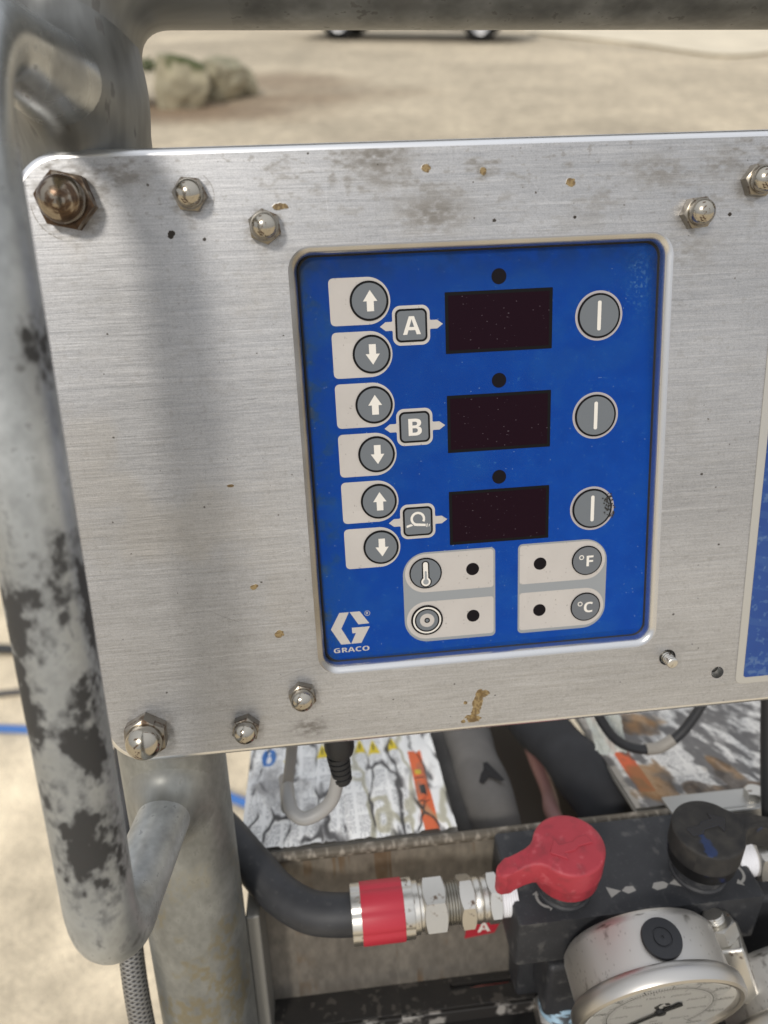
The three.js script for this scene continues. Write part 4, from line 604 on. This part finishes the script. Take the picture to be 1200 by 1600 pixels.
// ------------------------------------------------------------------ pressure gauges
const GF = MF.clone().multiply(mmM(45, -171, 0)).multiply(new THREE.Matrix4().makeRotationX(22 * Math.PI / 180));
function gaugeDial() {
  const S = 1024, c = document.createElement('canvas'); c.width = c.height = S; const x = c.getContext('2d'), m = S / 2, R = m * 0.97;
  x.fillStyle = '#b2b1ac'; x.fillRect(0, 0, S, S); x.translate(m, m);
  const A = (f) => (225 - 270 * f) * Math.PI / 180, at = (f, r) => [Math.cos(A(f)) * r * R, -Math.sin(A(f)) * r * R];
  x.strokeStyle = '#23221f'; x.lineWidth = 4; x.beginPath(); x.arc(0, 0, R * 0.72, -A(0), -A(1)); x.stroke();
  for (let i = 0; i <= 100; i++) { const f = i / 100, big = i % 10 === 0, mid = i % 5 === 0; x.lineWidth = big ? 7 : 4; x.beginPath(); x.moveTo(...at(f, 0.72)); x.lineTo(...at(f, big ? 0.84 : mid ? 0.81 : 0.78)); x.stroke(); }
  x.strokeStyle = '#5a5a58'; for (let i = 0; i <= 70; i++) { const f = i / 70; x.lineWidth = i % 10 === 0 ? 5 : 2.5; x.beginPath(); x.moveTo(...at(f, 0.7)); x.lineTo(...at(f, i % 10 === 0 ? 0.62 : 0.66)); x.stroke(); }
  x.fillStyle = '#26251f'; x.textAlign = 'center'; x.textBaseline = 'middle'; x.font = '52px sans-serif';
  for (let i = 1; i <= 10; i++) if (i > 1) x.fillText(String(i * 500), ...at(i / 10, 0.895 - (i % 2 ? 0 : 0)));
  x.fillStyle = '#54534f'; x.font = '44px sans-serif'; for (let i = 1; i <= 7; i++) x.fillText(`${i * 50}/${i * 5}`, ...at(i / 7, 0.52));
  x.fillStyle = '#26251f'; x.font = '42px sans-serif'; x.fillText('psi', 0, 190); x.fillText('bar/MPa', 0, 250);
  x.fillStyle = '#2b2a27'; const P = (l) => { x.beginPath(); l.forEach((p, i) => (i ? x.lineTo : x.moveTo).call(x, p[0] * 9 + 118, -p[1] * 9 + 250)); x.fill(); };
  P([[-19.4, 40.8 - 5], [-16.2, 46.6 - 5], [-13, 46.6 - 5], [-15.9, 40.8 - 5], [-13, 35 - 5], [-16.3, 35 - 5]]); P([[-12.8, 41.6], [-9.4, 41.6], [-6.4, 37], [-10.1, 36.9]]); P([[-12.4, 35.8], [-6.3, 35.8], [-9.4, 30], [-12.9, 30], [-11.1, 33.8], [-12.3, 33.8]]);
  const d = x.getImageData(0, 0, S, S).data; return tex(S, S, (u, v, i, j) => { const k = ((S - 1 - j) * S + i) * 4; return [d[k] / 255, d[k + 1] / 255, d[k + 2] / 255]; }, true, false);
}
{
  const caseT = tex(512, 256, (u, v) => { const k = sm(0.62, 0.8, fbm(u * 30, v * 10, 1400, 5)); return mix3(rgb(214, 211, 206), rgb(112, 107, 100), k * 0.8 + (hash(u * 512 | 0, v * 256 | 0, 3) > 0.985 ? 0.4 : 0)); }, true);
  const caseMat = std(0xffffff, 0.5, 1, { map: caseT }), ringMat = std(0xc4c1bc, 0.38, 1), dialMat = std(0xffffff, 0.6, 0, { map: gaugeDial() });
  const make = (label, cx, cy, cz) => {
    const t = thing('pressure_gauge', label, 'gauge', GF, [cx, cy, cz - 27], 'pressure gauges below the valve block'), Z = [0, 0, 1];
    part(t, 'case', lathe([[0, -27.5], [25, -27.5], [28, -26.8], [29.5, -25.1], [30, -23], [30, -6], [30.3, -4], [30.3, -2], [0, -2]], [cx, cy, cz], Z, 96), caseMat);
    part(t, 'bezel_ring', lathe([[29.9, -7.4], [31.6, -7.2], [32.7, -6], [33, -4.4], [33, -1.6], [32.4, -0.3], [31.2, 0.2], [29.8, -0.2], [29.2, -1.2], [29, -2.6]], [cx, cy, cz], Z, 96), ringMat);
    const d = part(t, 'dial', disc(cx, cy, 29.1, cz - 1.8, 72), dialMat);
    const a = (225 - 270 * 0.0) * Math.PI / 180, nd = poly([[-9, -1.6], [-3, -0.9], [22, -0.5], [23, 0], [22, 0.5], [-3, 0.9], [-9, 1.6], [-9.8, 0]]);
    part(t, 'needle', ext(nd, 0.4, 0, 0.08).rotateZ(a).translate(cx, cy, cz - 1.2), std(0x141414, 0.5));
    part(t, 'needle_hub', lathe([[0, 0], [2.2, 0], [2, 1], [0, 1.1]], [cx, cy, cz - 1.5], Z, 24), std(0x1b1b1b, 0.4));
    part(t, 'glass', disc(cx, cy, 29.2, cz - 0.2, 64), phy(0xffffff, 0.03, 0, { transmission: 1, thickness: 0, ior: 1.45 }));
    const pl = part(t, 'fill_plug', lathe([[0, 0], [7.1, 0], [7.4, 0.8], [7.1, 1.9], [3.6, 2.1], [3.5, 1.7], [3, 1.7], [2.9, 2.2], [0.6, 2.3], [0.5, 1.9], [0, 1.9]], [cx - 1, cy + 29.9, cz - 15], [-0.03, 1, 0], 40), std(0x1b1c20, 0.42), 'round black rubber fill plug');
    return t;
  };
  make('glycerine pressure gauge with a scuffed steel case, full dial in view below the red valve', 48.2, -15.8, 31.2);
  make('second steel gauge cut by the lower corner of the view', 113, -38, 40);
  // fittings of the gauges
  const blue = tex(128, 128, (u, v) => mix3(rgb(150, 178, 196), rgb(70, 74, 78), sm(0.5, 0.6, fbm(u * 12, v * 12, 1500, 3))), true), blueMat = std(0xffffff, 0.5, 0.2, { map: blue });
  const e = thing('elbow_fitting', 'zinc elbow with a hex nut beside the gauge case', 'fitting', QF, [78, -14, 18]), D = [0.26, -0.78, 0.36];
  const P0 = [78, -4.5, 3], along = (k) => [P0[0] + D[0] * k, P0[1] + D[1] * k, P0[2] + D[2] * k];
  part(e, 'thread', orient(toCreasedNormals(new THREE.LatheGeometry(threadProfile(4, -1.2, 4, 1, 0.4).map((p) => V2(Math.max(p[0], 0.001), p[1])), 30), 0.3), P0, D), zincMat);
  part(e, 'hex_nut', orient(hex(13, 7, true, true).rotateY(0.2), along(2), D), zincMat);
  part(e, 'elbow_body', boxUV(orient(new RoundedBoxGeometry(17, 24, 15, 3, 1.4), along(23), D), 40), zincMat);
  part(e, 'sealed_thread', orient(toCreasedNormals(new THREE.LatheGeometry(threadProfile(5.6, 0, 8, 1.1, 0.4).map((p) => V2(Math.max(p[0], 0.001), p[1])), 30), 0.3), along(39), D), blueMat);
  const f = thing('gauge_fitting', 'fitting with pale blue thread sealant under the valve block', 'fitting', QF, [24.5, -83, -6]);
  part(f, 'sealed_thread', orient(toCreasedNormals(new THREE.LatheGeometry(threadProfile(9, 0, 11, 1.5, 0.6).map((p) => V2(Math.max(p[0], 0.001), p[1])), 36), 0.3), [24.5, -63, -7.5], [0, -1, 0.1]), blueMat);
  part(f, 'hex_nut', orient(hex(19, 10, true, true), [24.5, -73, -6.5], [0, -1, 0.1]), zincMat);
}
// ------------------------------------------------------------------ hoses beside the post and on the ground
{
  const br = tex(128, 256, (u, v) => { const a = Math.sin((u * 8 + v * 34) * 6.283), b = Math.sin((u * 8 - v * 34) * 6.283), k = Math.max(a, b) * 0.5 + 0.5; return mix3(rgb(40, 40, 42), rgb(146, 144, 140), k); }, true);
  const t = thing('braided_hose', 'braided grey hose hanging behind the lower bend of the grab handle', 'hose', MF, [-105, -210, -10]);
  part(t, 'braid', sweep(curve([[-103, -100, -50], [-106, -125, -42], [-108, -155, -28], [-107, -183, -17], [-105, -207, -10], [-100, -260, -2], [-90, -380, 0]], 80), 4.8, 28, 30, 60), std(0xffffff, 0.45, 0.5, { map: br, bumpMap: br, bumpScale: 0.0006 }));
  part(t, 'rubber_cuff', sweep(curve([[-103, -98, -51], [-106, -125, -42], [-107.6, -147, -32]], 20), 6.2, 24), rubber, 'black rubber cuff at the top of the braid');
  const ground = (name, label, pts, r, mat) => { const o = new THREE.Group(); o.name = numbered(name); o.position.set(pts[1][0], 0, pts[1][1]); o.userData = { label, category: 'hose' }; scene.add(o); const m = new THREE.Mesh(sweep(curve(pts.map((p) => [p[0] - pts[1][0], r, p[1] - pts[1][1]]), 60), r, 18, 40, 0.2), mat); m.name = 'sheath'; m.castShadow = true; o.add(m); };
  ground('ground_hose', 'dark hose lying on the ground, farthest of the three beyond the handle', [[-1.6, -1.3], [-0.86, -1.185], [-0.6, -1.2], [-0.3, -1.5], [0.2, -1.9]], 0.011, blackCable);
  ground('ground_cable', 'thin grey cable on the ground between the dark hose and the blue one', [[-1.6, -0.95], [-0.81, -1.06], [-0.6, -1.1], [-0.3, -1.3], [0.3, -1.7]], 0.007, std(0x4c4a48, 0.5));
  ground('air_hose', 'light blue air hose lying on the ground nearest the handle', [[-1.6, -0.9], [-0.77, -0.97], [-0.5, -0.93], [-0.28, -0.815], [0.1, -0.7], [0.6, -0.8]], 0.008, blueHose);
}
renderer.render(scene, camera);
